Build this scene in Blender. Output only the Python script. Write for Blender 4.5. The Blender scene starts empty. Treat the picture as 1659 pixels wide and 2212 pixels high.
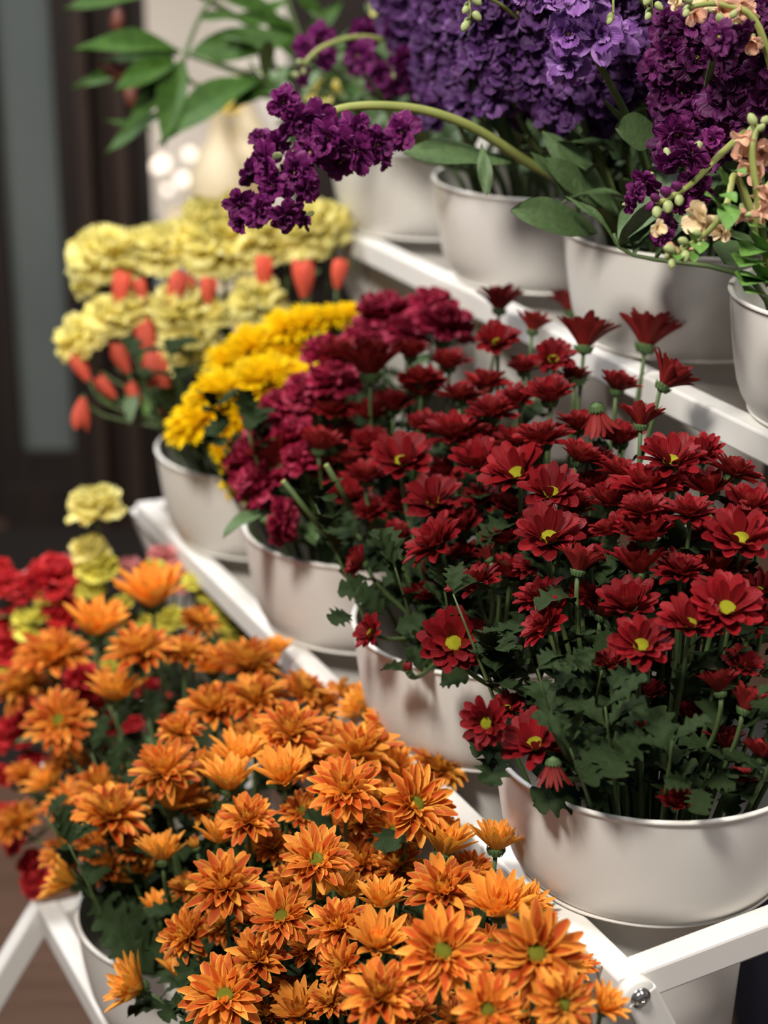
import bpy, math, random
from math import sin, cos, pi, sqrt, radians, atan2
from mathutils import Vector, Matrix, Quaternion
R = random.Random(7)
SC = bpy.context.scene
COL = SC.collection
# ------------------------------------------------------------------ camera
W_PX, H_PX, F_PX = 1659, 2212, 4200.0
PITCH = atan2(1586, F_PX)
CAM_Z = 1.5
cd = bpy.data.cameras.new('camera'); cam = bpy.data.objects.new('camera', cd); COL.objects.link(cam)
cam.location = (0, 0, CAM_Z); cam.rotation_euler = (pi/2 - PITCH, 0, 0)
cd.sensor_fit = 'VERTICAL'; cd.sensor_height = 36; cd.lens = F_PX/H_PX*36
cd.clip_start = .05; cd.clip_end = 60
cd.dof.use_dof = True; cd.dof.focus_distance = 1.53; cd.dof.aperture_fstop = 3.4
SC.camera = cam
# ------------------------------------------------------------------ exposure, world, lights
vs = SC.view_settings
vs.view_transform = 'Standard'; vs.look = 'None'; vs.gamma = 1; vs.exposure = 0.0
try: vs.use_curve_mapping = False
except Exception: pass
wd = bpy.data.worlds.new('world'); SC.world = wd; wd.use_nodes = True
wd.node_tree.nodes['Background'].inputs[0].default_value = (.86, .9, 1, 1)
wd.node_tree.nodes['Background'].inputs[1].default_value = .22
def area(name, loc, target, size, power, col=(1, 1, 1)):
    l = bpy.data.lights.new(name, 'AREA'); l.shape = 'DISK'; l.size = size; l.energy = power; l.color = col
    o = bpy.data.objects.new(name, l); COL.objects.link(o); o.location = loc
    o.rotation_euler = (Vector(target)-Vector(loc)).to_track_quat('-Z', 'Y').to_euler()
    return o
area('ceiling_spot_front', (-.75, .15, 3.0), (.05, 1.5, .7), .45, 88, (1, .94, .86))
area('ceiling_spot_right', (1.5, .7, 3.0), (.3, 1.6, .8), .7, 36, (1, .95, .9))
area('fill_left', (-1.3, 2.6, 3.0), (-.42, 2.15, .85), .7, 72, (.97, .97, 1))  # added fill that brightens the pale carnations, not a real ceiling fixture
area('shop_light_far', (-.1, 3.7, 3.0), (-.3, 4.6, 1.2), .6, 16, (1, .93, .85))
# ------------------------------------------------------------------ frames of reference
CP, SP = cos(PITCH), sin(PITCH)
UX, UY = -.4269, .9043       # along the tiers, away from the camera
WX, WY = .9043, .4269        # up the steps of the rack
def unp(px, py, d):          # a point seen at this pixel, d metres deep
    a = (px-829.5)/F_PX*d; b = -(py-1106)/F_PX*d
    return Vector((a, d*CP + b*SP, CAM_Z + b*CP - d*SP))
def Q(u, w, z): return Vector((u*UX+w*WX, u*UY+w*WY, z))
def uw(p): return p.x*UX+p.y*UY, p.x*WX+p.y*WY
RIGHT = Vector((1, 0, 0)); UP = Vector((0, SP, CP)); FWD = Vector((0, CP, -SP))
def axis(e, az):             # e: how far the bloom faces the viewer, az: its lean
    e = radians(e); a = radians(az)
    return (RIGHT*cos(a)*cos(e) + UP*sin(a)*cos(e) - FWD*sin(e)).normalized()
def on_surface(px, py, fz, lo=1.0, hi=3.0):
    last = lo; n = 240
    for i in range(n+1):
        d = lo+(hi-lo)*i/n
        p = unp(px, py, d); u, w = uw(p)
        if p.z <= fz(u, w): return d
    return hi
# ------------------------------------------------------------------ materials
def mat(name, rough=.5, col=(.8, .8, .8), spec=.5, metal=0.0):
    m = bpy.data.materials.new(name); m.use_nodes = True
    b = m.node_tree.nodes['Principled BSDF']
    b.inputs['Roughness'].default_value = rough
    b.inputs['Base Color'].default_value = (*col, 1)
    b.inputs['Specular IOR Level'].default_value = spec
    b.inputs['Metallic'].default_value = metal
    return m, m.node_tree, b
def noise_mat(name, c1, c2, scale=8, rough=.5, bump=0, spec=.4, stretch=(1, 1, 1), metal=0):
    m, t, b = mat(name, rough, c1, spec, metal)
    N = t.nodes; L = t.links
    tc = N.new('ShaderNodeTexCoord'); mp = N.new('ShaderNodeMapping'); mp.inputs['Scale'].default_value = stretch
    n = N.new('ShaderNodeTexNoise'); n.inputs['Scale'].default_value = scale; n.inputs['Detail'].default_value = 5
    r = N.new('ShaderNodeValToRGB'); r.color_ramp.elements[0].position = .3; r.color_ramp.elements[1].position = .7
    r.color_ramp.elements[0].color = (*c1, 1); r.color_ramp.elements[1].color = (*c2, 1)
    L.new(tc.outputs['Object'], mp.inputs[0]); L.new(mp.outputs[0], n.inputs['Vector']); L.new(n.outputs[0], r.inputs[0])
    L.new(r.outputs[0], b.inputs['Base Color'])
    if bump:
        bp = N.new('ShaderNodeBump'); bp.inputs['Strength'].default_value = bump; bp.inputs['Distance'].default_value = .002
        L.new(n.outputs[0], bp.inputs['Height']); L.new(bp.outputs[0], b.inputs['Normal'])
    return m
def petal_mat(name, base, tip, edge, back, edge_amt=.6, edge_pow=3.0, vein=.25, trans=.25, sprd=.25, rough=.55, tonal=.35):
    """petal pigment from the attribute 'tsr': t along the petal, s across it, r different on every petal"""
    m, t, b = mat(name, rough, base, .25)
    N = t.nodes; L = t.links
    at = N.new('ShaderNodeAttribute'); at.attribute_name = 'tsr'
    sep = N.new('ShaderNodeSeparateColor'); L.new(at.outputs['Color'], sep.inputs[0])
    def math_(op, a, b_=None, c=None):
        n = N.new('ShaderNodeMath'); n.operation = op
        for i, v in enumerate((a, b_, c)):
            if v is None: continue
            if isinstance(v, (int, float)): n.inputs[i].default_value = v
            else: L.new(v, n.inputs[i])
        n.use_clamp = False
        return n.outputs[0]
    def mix(f, a, b_):
        n = N.new('ShaderNodeMix'); n.data_type = 'RGBA'; n.clamp_factor = True
        if isinstance(f, (int, float)): n.inputs[0].default_value = f
        else: L.new(f, n.inputs[0])
        for i, v in ((6, a), (7, b_)):
            if isinstance(v, tuple): n.inputs[i].default_value = (*v, 1)
            else: L.new(v, n.inputs[i])
        return n.outputs[2]
    T, S, Rr = sep.outputs[0], sep.outputs[1], sep.outputs[2]
    front = mix(T, base, tip)
    ed = math_('MULTIPLY', math_('POWER', math_('ABSOLUTE', math_('MULTIPLY_ADD', S, 2.0, -1.0)), edge_pow), edge_amt)
    front = mix(ed, front, edge)
    front = mix(math_('MULTIPLY', math_('POWER', Rr, 4.0), sprd), front, edge)
    wv = math_('MULTIPLY_ADD', math_('SINE', math_('MULTIPLY', S, 50.0)), .5, .5)
    backc = mix(math_('MULTIPLY', wv, .45), back, base)
    geo = N.new('ShaderNodeNewGeometry')
    c = mix(geo.outputs['Backfacing'], front, backc)
    oi = N.new('ShaderNodeObjectInfo')
    v = math_('ADD', math_('MULTIPLY_ADD', oi.outputs['Random'], tonal, 1-tonal*.5), math_('MULTIPLY_ADD', wv, -vein, 0.0))
    hsv = N.new('ShaderNodeHueSaturation'); L.new(c, hsv.inputs['Color']); L.new(math_('MULTIPLY_ADD', Rr, .3, math_('SUBTRACT', v, .12)), hsv.inputs['Value'])
    L.new(hsv.outputs[0], b.inputs['Base Color'])
    bp = N.new('ShaderNodeBump'); bp.inputs['Strength'].default_value = .35; bp.inputs['Distance'].default_value = .0006
    L.new(wv, bp.inputs['Height']); L.new(bp.outputs[0], b.inputs['Normal'])
    tr = N.new('ShaderNodeBsdfTranslucent'); L.new(hsv.outputs[0], tr.inputs['Color'])
    ms = N.new('ShaderNodeMixShader'); ms.inputs[0].default_value = trans
    L.new(b.outputs[0], ms.inputs[1]); L.new(tr.outputs[0], ms.inputs[2])
    L.new(ms.outputs[0], N['Material Output'].inputs['Surface'])
    return m
M = {}
M['white'] = noise_mat('white_enamel', (.74, .72, .68), (.80, .78, .74), 3, .42, 0, .4)
M['bucket'] = noise_mat('bucket_plastic', (.74, .71, .66), (.79, .765, .71), 2.5, .45, .03, .4)
M['chrome'] = mat('chrome', .22, (.55, .54, .52), .5, 1)[0]
M['floor'] = noise_mat('floor_wood', (.075, .038, .022), (.11, .06, .038), 3, .45, .1, .4, (1, 12, 1))
M['darkwood'] = noise_mat('dark_wood', (.012, .008, .007), (.022, .014, .011), 4, .6, .05, .3, (12, 12, 1))
M['trim'] = noise_mat('brown_trim', (.03, .018, .013), (.045, .028, .02), 6, .5, .05, .3, (10, 10, 1))
M['pane'] = noise_mat('frosted_pane', (.085, .098, .092), (.12, .135, .125), 1.6, .45, 0, .3)
M['plaster'] = noise_mat('plaster', (.40, .38, .37), (.48, .46, .45), 3, .8, .1)
M['cream'] = noise_mat('cream_glaze', (.72, .58, .36), (.80, .68, .46), 6, .45)
M['yellowpaint'] = noise_mat('yellow_glaze', (.9, .6, .03), (.95, .68, .05), 6, .4)
M['ceil'] = noise_mat('ceiling_paint', (.25, .24, .23), (.3, .29, .28), 3, .8)
M['navy'] = noise_mat('navy_cloth', (.012, .013, .028), (.03, .03, .05), 9, .9)
M['lilac'] = noise_mat('lilac_cloth', (.2, .17, .21), (.28, .25, .29), 7, .9)
def glow(name, col, s):
    m, t, b = mat(name); b.inputs['Emission Color'].default_value = (*col, 1); b.inputs['Emission Strength'].default_value = s
    return m
M['bulb'] = glow('lamp_bulb', (1, .84, .68), 2.6)
M['panel_glow'] = glow('glow_panel', (.80, .76, .80), .72)  # emission stands in for light falling on the shop interior
M['warm_panel_glow'] = glow('glow_warm_panel', (.78, .66, .54), .62)
M['stem'] = noise_mat('stem_green', (.055, .095, .028), (.10, .145, .05), 40, .55, .2)
M['stemp'] = noise_mat('stem_pale', (.17, .21, .05), (.30, .32, .09), 25, .5, .1)
M['leaf'] = noise_mat('mum_leaf', (.011, .022, .007), (.025, .043, .012), 45, .75, .5, .15)
M['leaf2'] = noise_mat('stock_leaf', (.055, .10, .035), (.085, .14, .05), 20, .6, .2)
M['leaf3'] = noise_mat('lily_leaf', (.020, .060, .006), (.042, .10, .010), 12, .6, .1, .2)
M['leaf4'] = noise_mat('snap_leaf', (.07, .17, .03), (.13, .26, .05), 22, .5, .2)
M['calyx'] = noise_mat('calyx_green', (.04, .085, .025), (.09, .15, .045), 120, .6, .3)
M['budg'] = noise_mat('bud_green', (.22, .28, .10), (.34, .38, .16), 60, .6, .2)
M['budr'] = noise_mat('bud_red', (.20, .03, .03), (.10, .06, .03), 20, .5, .1)
M['disc'] = noise_mat('disc_yellow', (.42, .44, .008), (.60, .58, .015), 160, .7, .9)
M['discg'] = noise_mat('disc_green', (.16, .22, .01), (.34, .34, .02), 160, .7, .9)
M['disco'] = noise_mat('stamen_yellow', (.5, .5, .06), (.35, .42, .05), 60, .7, .5)
M['orange'] = petal_mat('orange_petal', (.42, .042, .006), (.60, .090, .012), (.92, .46, .07), (.86, .43, .05), 1.0, 3.2, .16, .2, .8, tonal=.35)
M['red'] = petal_mat('red_petal', (.15, .003, .006), (.235, .005, .009), (.32, .012, .018), (.26, .022, .018), .5, 4, .26, .18, .45, tonal=.45)
M['crimson'] = petal_mat('crimson_petal', (.26, .006, .028), (.34, .01, .045), (.40, .03, .08), (.30, .02, .05), .5, 3, .1, .2, .5, tonal=.3)
M['yellow'] = petal_mat('yellow_petal', (.92, .62, .002), (.96, .72, .003), (.96, .76, .01), (.92, .66, .01), .5, 3, .04, .3, .3, tonal=.15)
M['pale'] = petal_mat('pale_yellow_petal', (.94, .83, .25), (.96, .90, .36), (.97, .93, .48), (.94, .85, .30), .6, 2, .04, .5, .4, tonal=.15)
M['lemon'] = petal_mat('lemon_petal', (.90, .80, .05), (.94, .86, .14), (.88, .84, .25), (.8, .75, .15), .5, 3, .05, .3, .4, tonal=.15)
M['coral'] = petal_mat('coral_petal', (.70, .10, .05), (.82, .15, .09), (.88, .30, .2), (.75, .13, .08), .5, 3, .1, .25, .4, tonal=.3)
M['redc'] = petal_mat('scarlet_petal', (.60, .012, .02), (.74, .03, .035), (.80, .08, .08), (.6, .02, .04), .5, 3, .1, .25, .4, tonal=.35)
M['pink'] = petal_mat('pink_petal', (.72, .19, .2), (.8, .3, .3), (.85, .45, .42), (.75, .3, .3), .5, 3, .1, .25, .4, tonal=.3)
M['plum'] = petal_mat('plum_petal', (.075, .004, .055), (.14, .008, .10), (.24, .035, .19), (.12, .012, .10), .45, 4, .12, .15, .55, tonal=.45)
M['darkplum'] = petal_mat('dark_plum_petal', (.045, .003, .038), (.085, .006, .068), (.16, .025, .13), (.075, .008, .065), .45, 4, .12, .12, .5, tonal=.45)
M['violet'] = petal_mat('violet_petal', (.050, .012, .080), (.085, .024, .130), (.21, .10, .27), (.085, .028, .13), .4, 4, .12, .2, .6, tonal=.45)
M['mauve'] = petal_mat('bright_violet_petal', (.17, .05, .28), (.26, .09, .38), (.52, .30, .65), (.28, .12, .40), .5, 3, .1, .25, .6, tonal=.3)
M['peach'] = petal_mat('peach_petal', (.80, .42, .26), (.84, .48, .34), (.88, .60, .48), (.82, .52, .36), .5, 3, .06, .3, .3, tonal=.15)
M['creamp'] = petal_mat('cream_petal', (.82, .62, .32), (.84, .66, .42), (.86, .72, .5), (.82, .66, .42), .5, 3, .06, .3, .3, tonal=.1)
# ------------------------------------------------------------------ mesh helpers
def mesh(name, v, f, m, smooth=True, cols=None):
    me = bpy.data.meshes.new(name); me.from_pydata([tuple(p) for p in v], [], f)
    if cols:
        a = me.color_attributes.new('tsr', 'FLOAT_COLOR', 'POINT')
        flat = []
        for c in cols: flat += [c[0], c[1], c[2], 1]
        a.data.foreach_set('color', flat)
    me.materials.append(m)
    if smooth: me.polygons.foreach_set('use_smooth', [True]*len(me.polygons))
    me.update(); return me
def obj(name, me, parent=None, loc=(0, 0, 0), rot=None, scale=None):
    o = bpy.data.objects.new(name, me); COL.objects.link(o)
    o.location = loc
    if rot is not None: o.rotation_mode = 'QUATERNION'; o.rotation_quaternion = rot
    if scale is not None: o.scale = (scale,)*3 if isinstance(scale, (int, float)) else scale
    if parent: o.parent = parent
    return o
def tag(o, label=None, cat=None, group=None, kind=None):
    if label: o['label'] = label
    if cat: o['category'] = cat
    if group: o['group'] = group
    if kind: o['kind'] = kind
    return o
def thing(name, loc, label, cat, group=None):
    o = bpy.data.objects.new(name, None); COL.objects.link(o); o.location = loc; o.empty_display_size = .02
    return tag(o, label, cat, group)
def lathe(prof, n=48, cap=False):
    v = []; f = []
    for r, z in prof:
        for i in range(n):
            a = 2*pi*i/n; v.append((r*cos(a), r*sin(a), z))
    for j in range(len(prof)-1):
        for i in range(n):
            a, b = j*n+i, j*n+(i+1) % n
            f.append((a, b, b+n, a+n))
    if cap: f.append(tuple(range((len(prof)-1)*n, len(prof)*n)))
    return v, f
def tube(pts, rad, n=7):
    """swept tube; rad is one number or one per point"""
    v = []; f = []; k = len(pts)
    if isinstance(rad, (int, float)): rad = [rad]*k
    t0 = (pts[1]-pts[0]).normalized()
    x = t0.orthogonal().normalized()
    for i, p in enumerate(pts):
        t = (pts[min(i+1, k-1)]-pts[max(i-1, 0)]).normalized()
        x = (x - t*x.dot(t)).normalized(); y = t.cross(x)
        for j in range(n):
            a = 2*pi*j/n; v.append(p + (x*cos(a)+y*sin(a))*rad[i])
    for i in range(k-1):
        for j in range(n):
            a, b = i*n+j, i*n+(j+1) % n
            f.append((a, b, b+n, a+n))
    f.append(tuple(reversed(range(n)))); f.append(tuple(range((k-1)*n, k*n)))
    return v, f
def bez(p0, p1, p2, p3, n=12):
    o = []
    for i in range(n+1):
        t = i/n; s = 1-t
        o.append(p0*s**3 + p1*3*s*s*t + p2*3*s*t*t + p3*t**3)
    return o
def bevel_box(a, b, wdt, hgt, side=None, bev=.0025, rounded=False):
    """square tube from a to b with softened long edges"""
    d = (b-a).normalized()
    up = Vector((0, 0, 1))
    if side is None: side = d.cross(up).normalized()
    side = (side - d*side.dot(d)).normalized()
    top = side.cross(d).normalized()
    w, h, c = wdt/2, hgt/2, bev
    sec = []
    for sx, sy in ((1, 1), (-1, 1), (-1, -1), (1, -1)):
        q = [(sx*w, sy*(h-c)), (sx*(w-c*.3), sy*(h-c*.3)), (sx*(w-c), sy*h)]
        if sx*sy < 0: q.reverse()
        sec += q
    n = len(sec)
    v = []; f = []
    ends = [(a, 0.96), (a+d*.001, 1), (b-d*.001, 1), (b, .96)]
    for p, s in ends:
        for x, y in sec: v.append(p + side*x*s + top*y*s)
    for k in range(3):
        for j in range(n):
            q, r = k*n+j, k*n+(j+1) % n
            f.append((q, r, r+n, q+n))
    f.append(tuple(reversed(range(n)))); f.append(tuple(range(3*n, 4*n)))
    return v, f
def join(*parts):
    V = []; F = []
    for v, f in parts:
        k = len(V); V += [tuple(p) for p in v]; F += [tuple(i+k for i in q) for q in f]
    return V, F
def box(lo, hi):
    x0, y0, z0 = lo; x1, y1, z1 = hi
    v = [(x0, y0, z0), (x1, y0, z0), (x1, y1, z0), (x0, y1, z0), (x0, y0, z1), (x1, y0, z1), (x1, y1, z1), (x0, y1, z1)]
    return v, [(0, 3, 2, 1), (4, 5, 6, 7), (0, 1, 5, 4), (1, 2, 6, 5), (2, 3, 7, 6), (3, 0, 4, 7)]
# ------------------------------------------------------------------ room
def struct(name, vf, m, parent=None, smooth=False):
    me = mesh(name, vf[0], vf[1], M[m], smooth); o = obj(name, me, parent)
    if parent is None: o['kind'] = 'structure'
    return o
struct('floor', box((-4, -1.5, -.1), (4, 5.6, 0)), 'floor')
struct('ceiling', box((-4, -1.5, 3.3), (4, 5.6, 3.4)), 'ceil')
YB = 3.9
def bx(px, d=3.79): return (px-829.5)/F_PX*d
struct('wall_back', join(box((-4, YB+.02, 0), (bx(-60), YB+.16, 3.3)), box((bx(297), 5.3, 0), (4, 5.5, 3.3)), box((bx(620), YB+.02, 0), (4, YB+.16, 3.3))), 'darkwood')
struct('wall_left', box((-4.1, -1.5, 0), (-4, 5.6, 3.3)), 'darkwood')
struct('wall_right', box((4, -1.5, 0), (4.1, 5.6, 3.3)), 'plaster')
door = struct('door_1', join(box((bx(-60), YB-.03, 0), (bx(-16), YB+.05, 3.0)), box((bx(108), YB-.03, 0), (bx(165), YB+.05, 3.0)),
                      box((bx(-16), YB-.03, 0), (bx(108), YB+.05, .17)), box((bx(-16), YB-.03, 2.9), (bx(108), YB+.05, 3.0))), 'darkwood')
obj('door_pane', mesh('door_pane', *box((bx(-16), YB, .17), (bx(108), YB+.01, 2.9)), M['pane'], False), door)
struct('trim_1', join(box((bx(165), YB-.08, 0), (bx(190), YB+.1, 3.3)), box((bx(204), YB-.02, 0), (bx(226), YB+.1, 3.3))), 'trim')
struct('trim_2', join(box((bx(190), YB, 0), (bx(297), YB+.12, 3.3)),), 'darkwood')
struct('trim_3', join(box((bx(236), YB-.05, 0), (bx(266), YB+.02, 3.3)),), 'trim')
struct('baseboard_back', box((bx(-60), YB-.05, 0), (bx(165), YB-.031, .10)), 'darkwood')
tag(obj('dark_floor_sheet', mesh('dark_floor_sheet', *box((-1.6, 2.75, .001), (.2, 3.84, .014)), noise_mat('dark_sheet_fibre', (.010, .008, .007), (.022, .018, .015), 200, .95, .4, .1), False)), 'dark doormat added to darken the brown floor before the door', 'sheet')  # added to make the far floor darker, not a known mat
# bright shop behind the door frame; its panels glow in place of light
sh = thing('display_case', (bx(460), 5.1, 0), 'white display case, its brightness painted as glow, blurred behind the dark door frame', 'display case')
def child(name, vf, m, root, smooth=False):
    v = [Vector(p)-root.location for p in vf[0]]
    return obj(name, mesh(name, v, vf[1], M[m] if isinstance(m, str) else m, smooth), root)
child('back_panel', box((bx(290, 5.3), 5.2, 1.0), (bx(760, 5.3), 5.24, 2.6)), 'panel_glow', sh)
child('lower_panel', box((bx(290, 5.3), 5.12, .4), (bx(760, 5.3), 5.18, 1.16)), 'warm_panel_glow', sh)
child('shelf', box((bx(290, 5.3), 4.95, 1.16), (bx(760, 5.3), 5.2, 1.18)), 'white', sh)
child('side_panel', box((bx(285, 5.2), 4.92, 0), (bx(292, 5.2), 5.24, 2.6)), 'white', sh)
for i, (x, y, s) in enumerate(((350, 352, 30), (410, 332, 24), (393, 388, 26), (415, 380, 22), (362, 410, 18), (330, 360, 22))):
    p = unp(x, y, 5.0)
    v, f = lathe([(.001, s/2/F_PX*5), (s*.36/F_PX*5, s*.36/F_PX*5), (s/2/F_PX*5, 0), (s*.36/F_PX*5, -s*.36/F_PX*5), (.001, -s*.5/F_PX*5)], 16)
    c = lathe([(.004, s/2/F_PX*5), (.004, s/2/F_PX*5+.01)], 8, True)
    t = thing('lamp_bulb', p, ['largest glowing round bulb in the blurred shop display', 'highest glowing bulb of the blurred cluster', 'glowing bulb just below the largest one, left of its twin',
        'glowing bulb low on the right of the blurred cluster', 'faint lowest glowing bulb in the blurred display', 'dim leftmost glowing bulb beside the dark door frame'][i], 'lamp', 'glowing bulbs in the display case')
    obj('bulb', mesh('bulb', v, f, M['bulb']), t); obj('socket', mesh('socket', *c, M['chrome']), t)
# cream goose figures on a stand
def goose(x, y, d, s, lab):
    p = unp(x, y, d); t = thing('goose_figurine', p, lab, 'figurine', 'cream goose figurines behind the flowers')
    k = s
    body = lathe([(.001, -.34*k), (.10*k, -.33*k), (.155*k, -.22*k), (.15*k, -.1*k), (.10*k, .0), (.055*k, .07*k), (.042*k, .14*k), (.05*k, .19*k), (.052*k, .225*k), (.035*k, .262*k), (.001, .275*k)], 24)
    obj('body', mesh('goose_body', *body, M['cream']), t)
    v, f = tube([Vector((.03*k, -.01, .22*k)), Vector((.07*k, -.01, .212*k)), Vector((.115*k, -.01, .20*k))], [.036*k, .03*k, .010*k], 10)
    obj('beak', mesh('goose_beak', v, f, M['yellowpaint']), t)
    return t
goose(530, 275, 3.9, .42, 'cream goose figurine with raised head and yellow beak')
goose(474, 330, 3.85, .42, 'cream goose figurine with lower head, left of its partner')
ped = thing('pedestal', unp(500, 600, 3.9), 'pale blurred pedestal under the cream goose figurines', 'pedestal')
pz = unp(500, 468, 3.88).z; pp = ped.location.copy()
obj('top_board', mesh('top_board', *box((-.13, -.1, pz-pp.z-.03), (.15, .12, pz-pp.z)), M['cream'], False), ped)
obj('column', mesh('column', *lathe([(.09, -pp.z), (.08, -pp.z+.1), (.07, pz-pp.z-.03)], 24), M['cream']), ped)
# blurred cloths seen past the near end of the rack
cl = thing('storage_crate', Q(1.55, 1.62, 0), 'dark navy cloth-covered crate behind the rack at lower right', 'crate')
c0 = Q(1.55, 1.62, 0)
obj('cover', mesh('crate_cover', *box((-.35, -.3, 0), (.5, .3, .30)), M['navy'], False), cl)
lc = tag(obj('folded_blanket', mesh('folded_blanket', *join(box((-.3, -.2, .30), (.45, .2, .345)), box((-.29, -.19, .346), (.44, .19, .39))), M['lilac'], False), None, c0), 'greyish lilac folded blanket lying on the dark crate', 'blanket')
# ------------------------------------------------------------------ rack
def bar(root, name, a, b, m='white', wd_=.023, hg=.027, side=None):
    v, f = bevel_box(a-root.location, b-root.location, wd_, hg, side)
    return obj(name, mesh(name, v, f, M[m], False), root)
def bolt(root, p, nrm, r=.0064):
    q = Vector((0, 0, 1)).rotation_difference(nrm)
    n = 40
    v, f = lathe([(r*1.28, 0), (r*1.28, .0015), (r, .0016), (r*.97, .0025), (r*.8, .004), (r*.5, .0048), (r*.42, .0049)], n)
    v2, f2 = lathe([(r*.42, .0049), (r*.38, .0030), (.0001, .0028)], 6)
    o = obj('bolt', mesh('bolt', *join((v, f), (v2, f2)), M['chrome']), root, p-root.location, q)
    return o
def rounded_end(root, p, nrm, r=.0140, th=.012):
    q = Vector((0, 0, 1)).rotation_difference(nrm)
    v, f = lathe([(.0001, -th), (r*.9, -th), (r, -th+.002), (r, -.002), (r*.9, 0), (.0001, 0)], 32)
    return obj('hinge_plate', mesh('hinge_plate', v, f, M['white']), root, p-root.location, q)
def rack_tier(u0, u1, w, ztop, lab, foot_w=.30, near=True, back_rise=.03, side_leg_far=0.42):
    t = thing('flower_rack_tier', Q(u0, w, 0), lab, 'plant stand', 'tiers of the white folding flower rack')
    zc = ztop-.013
    bar(t, 'front_rail', Q(u0, w, zc), Q(u1, w, zc))
    bar(t, 'back_rail', Q(u0, w+.205, zc), Q(u1, w+.205, zc))
    bar(t, 'side_bar', Q(u0+.012, w+.012, zc), Q(u0+.012, w+.62, zc+.045*.62/.6+.01))
    bar(t, 'side_bar', Q(u1-.012, w+.012, zc), Q(u1-.012, w+.23, zc))
    side = Q(1, 0, 0)
    nrm = -Q(1, 0, 0)
    # legs in the end planes
    bar(t, 'leg', Q(u0-.004, w+.004, zc), Q(u0-.004, w+.34*ztop/.67, 0), side=side, wd_=.014, hg=.027)
    bar(t, 'leg', Q(u1+.012, w, zc), Q(u1+.012, w-side_leg_far*ztop*1.6, 0), side=side)
    bar(t, 'leg', Q(u1-.02, w+.2, zc), Q(u1-.02, w+.2+.2*ztop, 0), side=side)
    rounded_end(t, Q(u0-.010, w+.002, zc), nrm)
    bolt(t, Q(u0-.010, w+.002, zc), nrm)
    return t
rack_tier(.86, 1.785, .443, .371, 'lowest white metal tier under the orange chrysanthemum buckets')
rack_tier(1.035, 2.157, .692, .666, 'middle white metal tier whose near corner carries the shiny bolt', side_leg_far=-.2)
rack_tier(1.02, 2.13, .957, .987, 'highest white metal tier carrying the purple flower buckets', side_leg_far=-.2)
lb = thing('spreader_bar', Q(1.8, .1, 0), 'low white bar crossing at the foot of the lowest tier', 'bar')
bar(lb, 'tube', Q(1.83, .20, .085), Q(1.83, .62, .085)); bar(lb, 'foot', Q(1.83, .21, 0), Q(1.83, .21, .075), side=Q(1, 0, 0))
# ------------------------------------------------------------------ buckets
PR = [(.1262, -.0008), (.1278, .0004), (.1296, .0004), (.1308, -.0008), (.1309, -.0022), (.1300, -.0032), (.1290, -.0036), (.1287, -.007),
      (.1278, -.02), (.1252, -.042), (.1220, -.064), (.1188, -.080), (.1150, -.091), (.1105, -.0985), (.1075, -.1020), (.1070, -.1028), (.1082, -.1036), (.1086, -.1048), (.1078, -.1062),
      (.1000, -.1072), (.0890, -.1085), (.0862, -.112), (.0845, -.13), (.0800, -.20), (.0745, -.298), (.070, -.303), (.0001, -.303)]
PI_ = [(.0001, -.299), (.071, -.297), (.0775, -.20), (.0820, -.13), (.0835, -.106), (.104, -.100), (.1135, -.088), (.1195, -.064), (.1230, -.042), (.1255, -.02), (.1262, -.004), (.1262, -.0008)]
shell = mesh('bucket_shell', *lathe(PR+list(), 96), M['bucket']); inner = mesh('bucket_inside', *lathe(PI_, 72), M['bucket'])
water = mesh('bucket_water', *lathe([(.0001, 0), (.078, 0)], 32), noise_mat('murky_water', (.02, .03, .02), (.03, .04, .03), 5, .08))
BK = {}
def bucket(key, u, w, z, lab):
    t = thing('flower_bucket', Q(u, w, z-.303), lab, 'bucket', 'white plastic flower buckets')
    obj('shell', shell, t, (0, 0, .303)); obj('inner_wall', inner, t, (0, 0, .303)); obj('water', water, t, (0, 0, .12))
    BK[key] = (u, w, z)
Z1, Z2, Z3 = .48, .775, 1.096
bucket('A1', 1.544, .543, Z1, 'white bucket of orange chrysanthemums at the far end of the lowest tier')
bucket('A2', 1.262, .543, Z1, 'white bucket hidden under orange chrysanthemums midway along the lowest tier')
bucket('A3', .985, .543, Z1, 'white bucket under the nearest orange chrysanthemums of the lowest tier')
bucket('A0', 1.86, .60, Z1, 'white bucket holding red and lemon carnations beyond the lowest tier')
bucket('B1', 1.171, .794, Z2, 'large white bucket full of dark red daisies nearest the shiny bolt')
bucket('B2', 1.447, .794, Z2, 'white bucket of dark red daisies, second from the shiny bolt')
bucket('B3', 1.722, .794, Z2, 'white bucket of crimson carnations and daisies, third from the shiny bolt')
bucket('B4', 2.000, .794, Z2, 'white bucket of yellow chrysanthemums and pale carnations at the far end')
bucket('C1', 1.262, 1.062, Z3, 'white bucket with peach snapdragon leaves at the right edge, highest tier')
bucket('C2', 1.541, 1.062, Z3, 'white bucket below plum and violet stocks, right of centre on highest tier')
bucket('C3', 1.822, 1.062, Z3, 'white bucket with an oval green leaf lying over its rim, highest tier')
bucket('C4', 2.105, 1.062, Z3, 'blurred white bucket at the far end of the highest tier')
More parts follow.
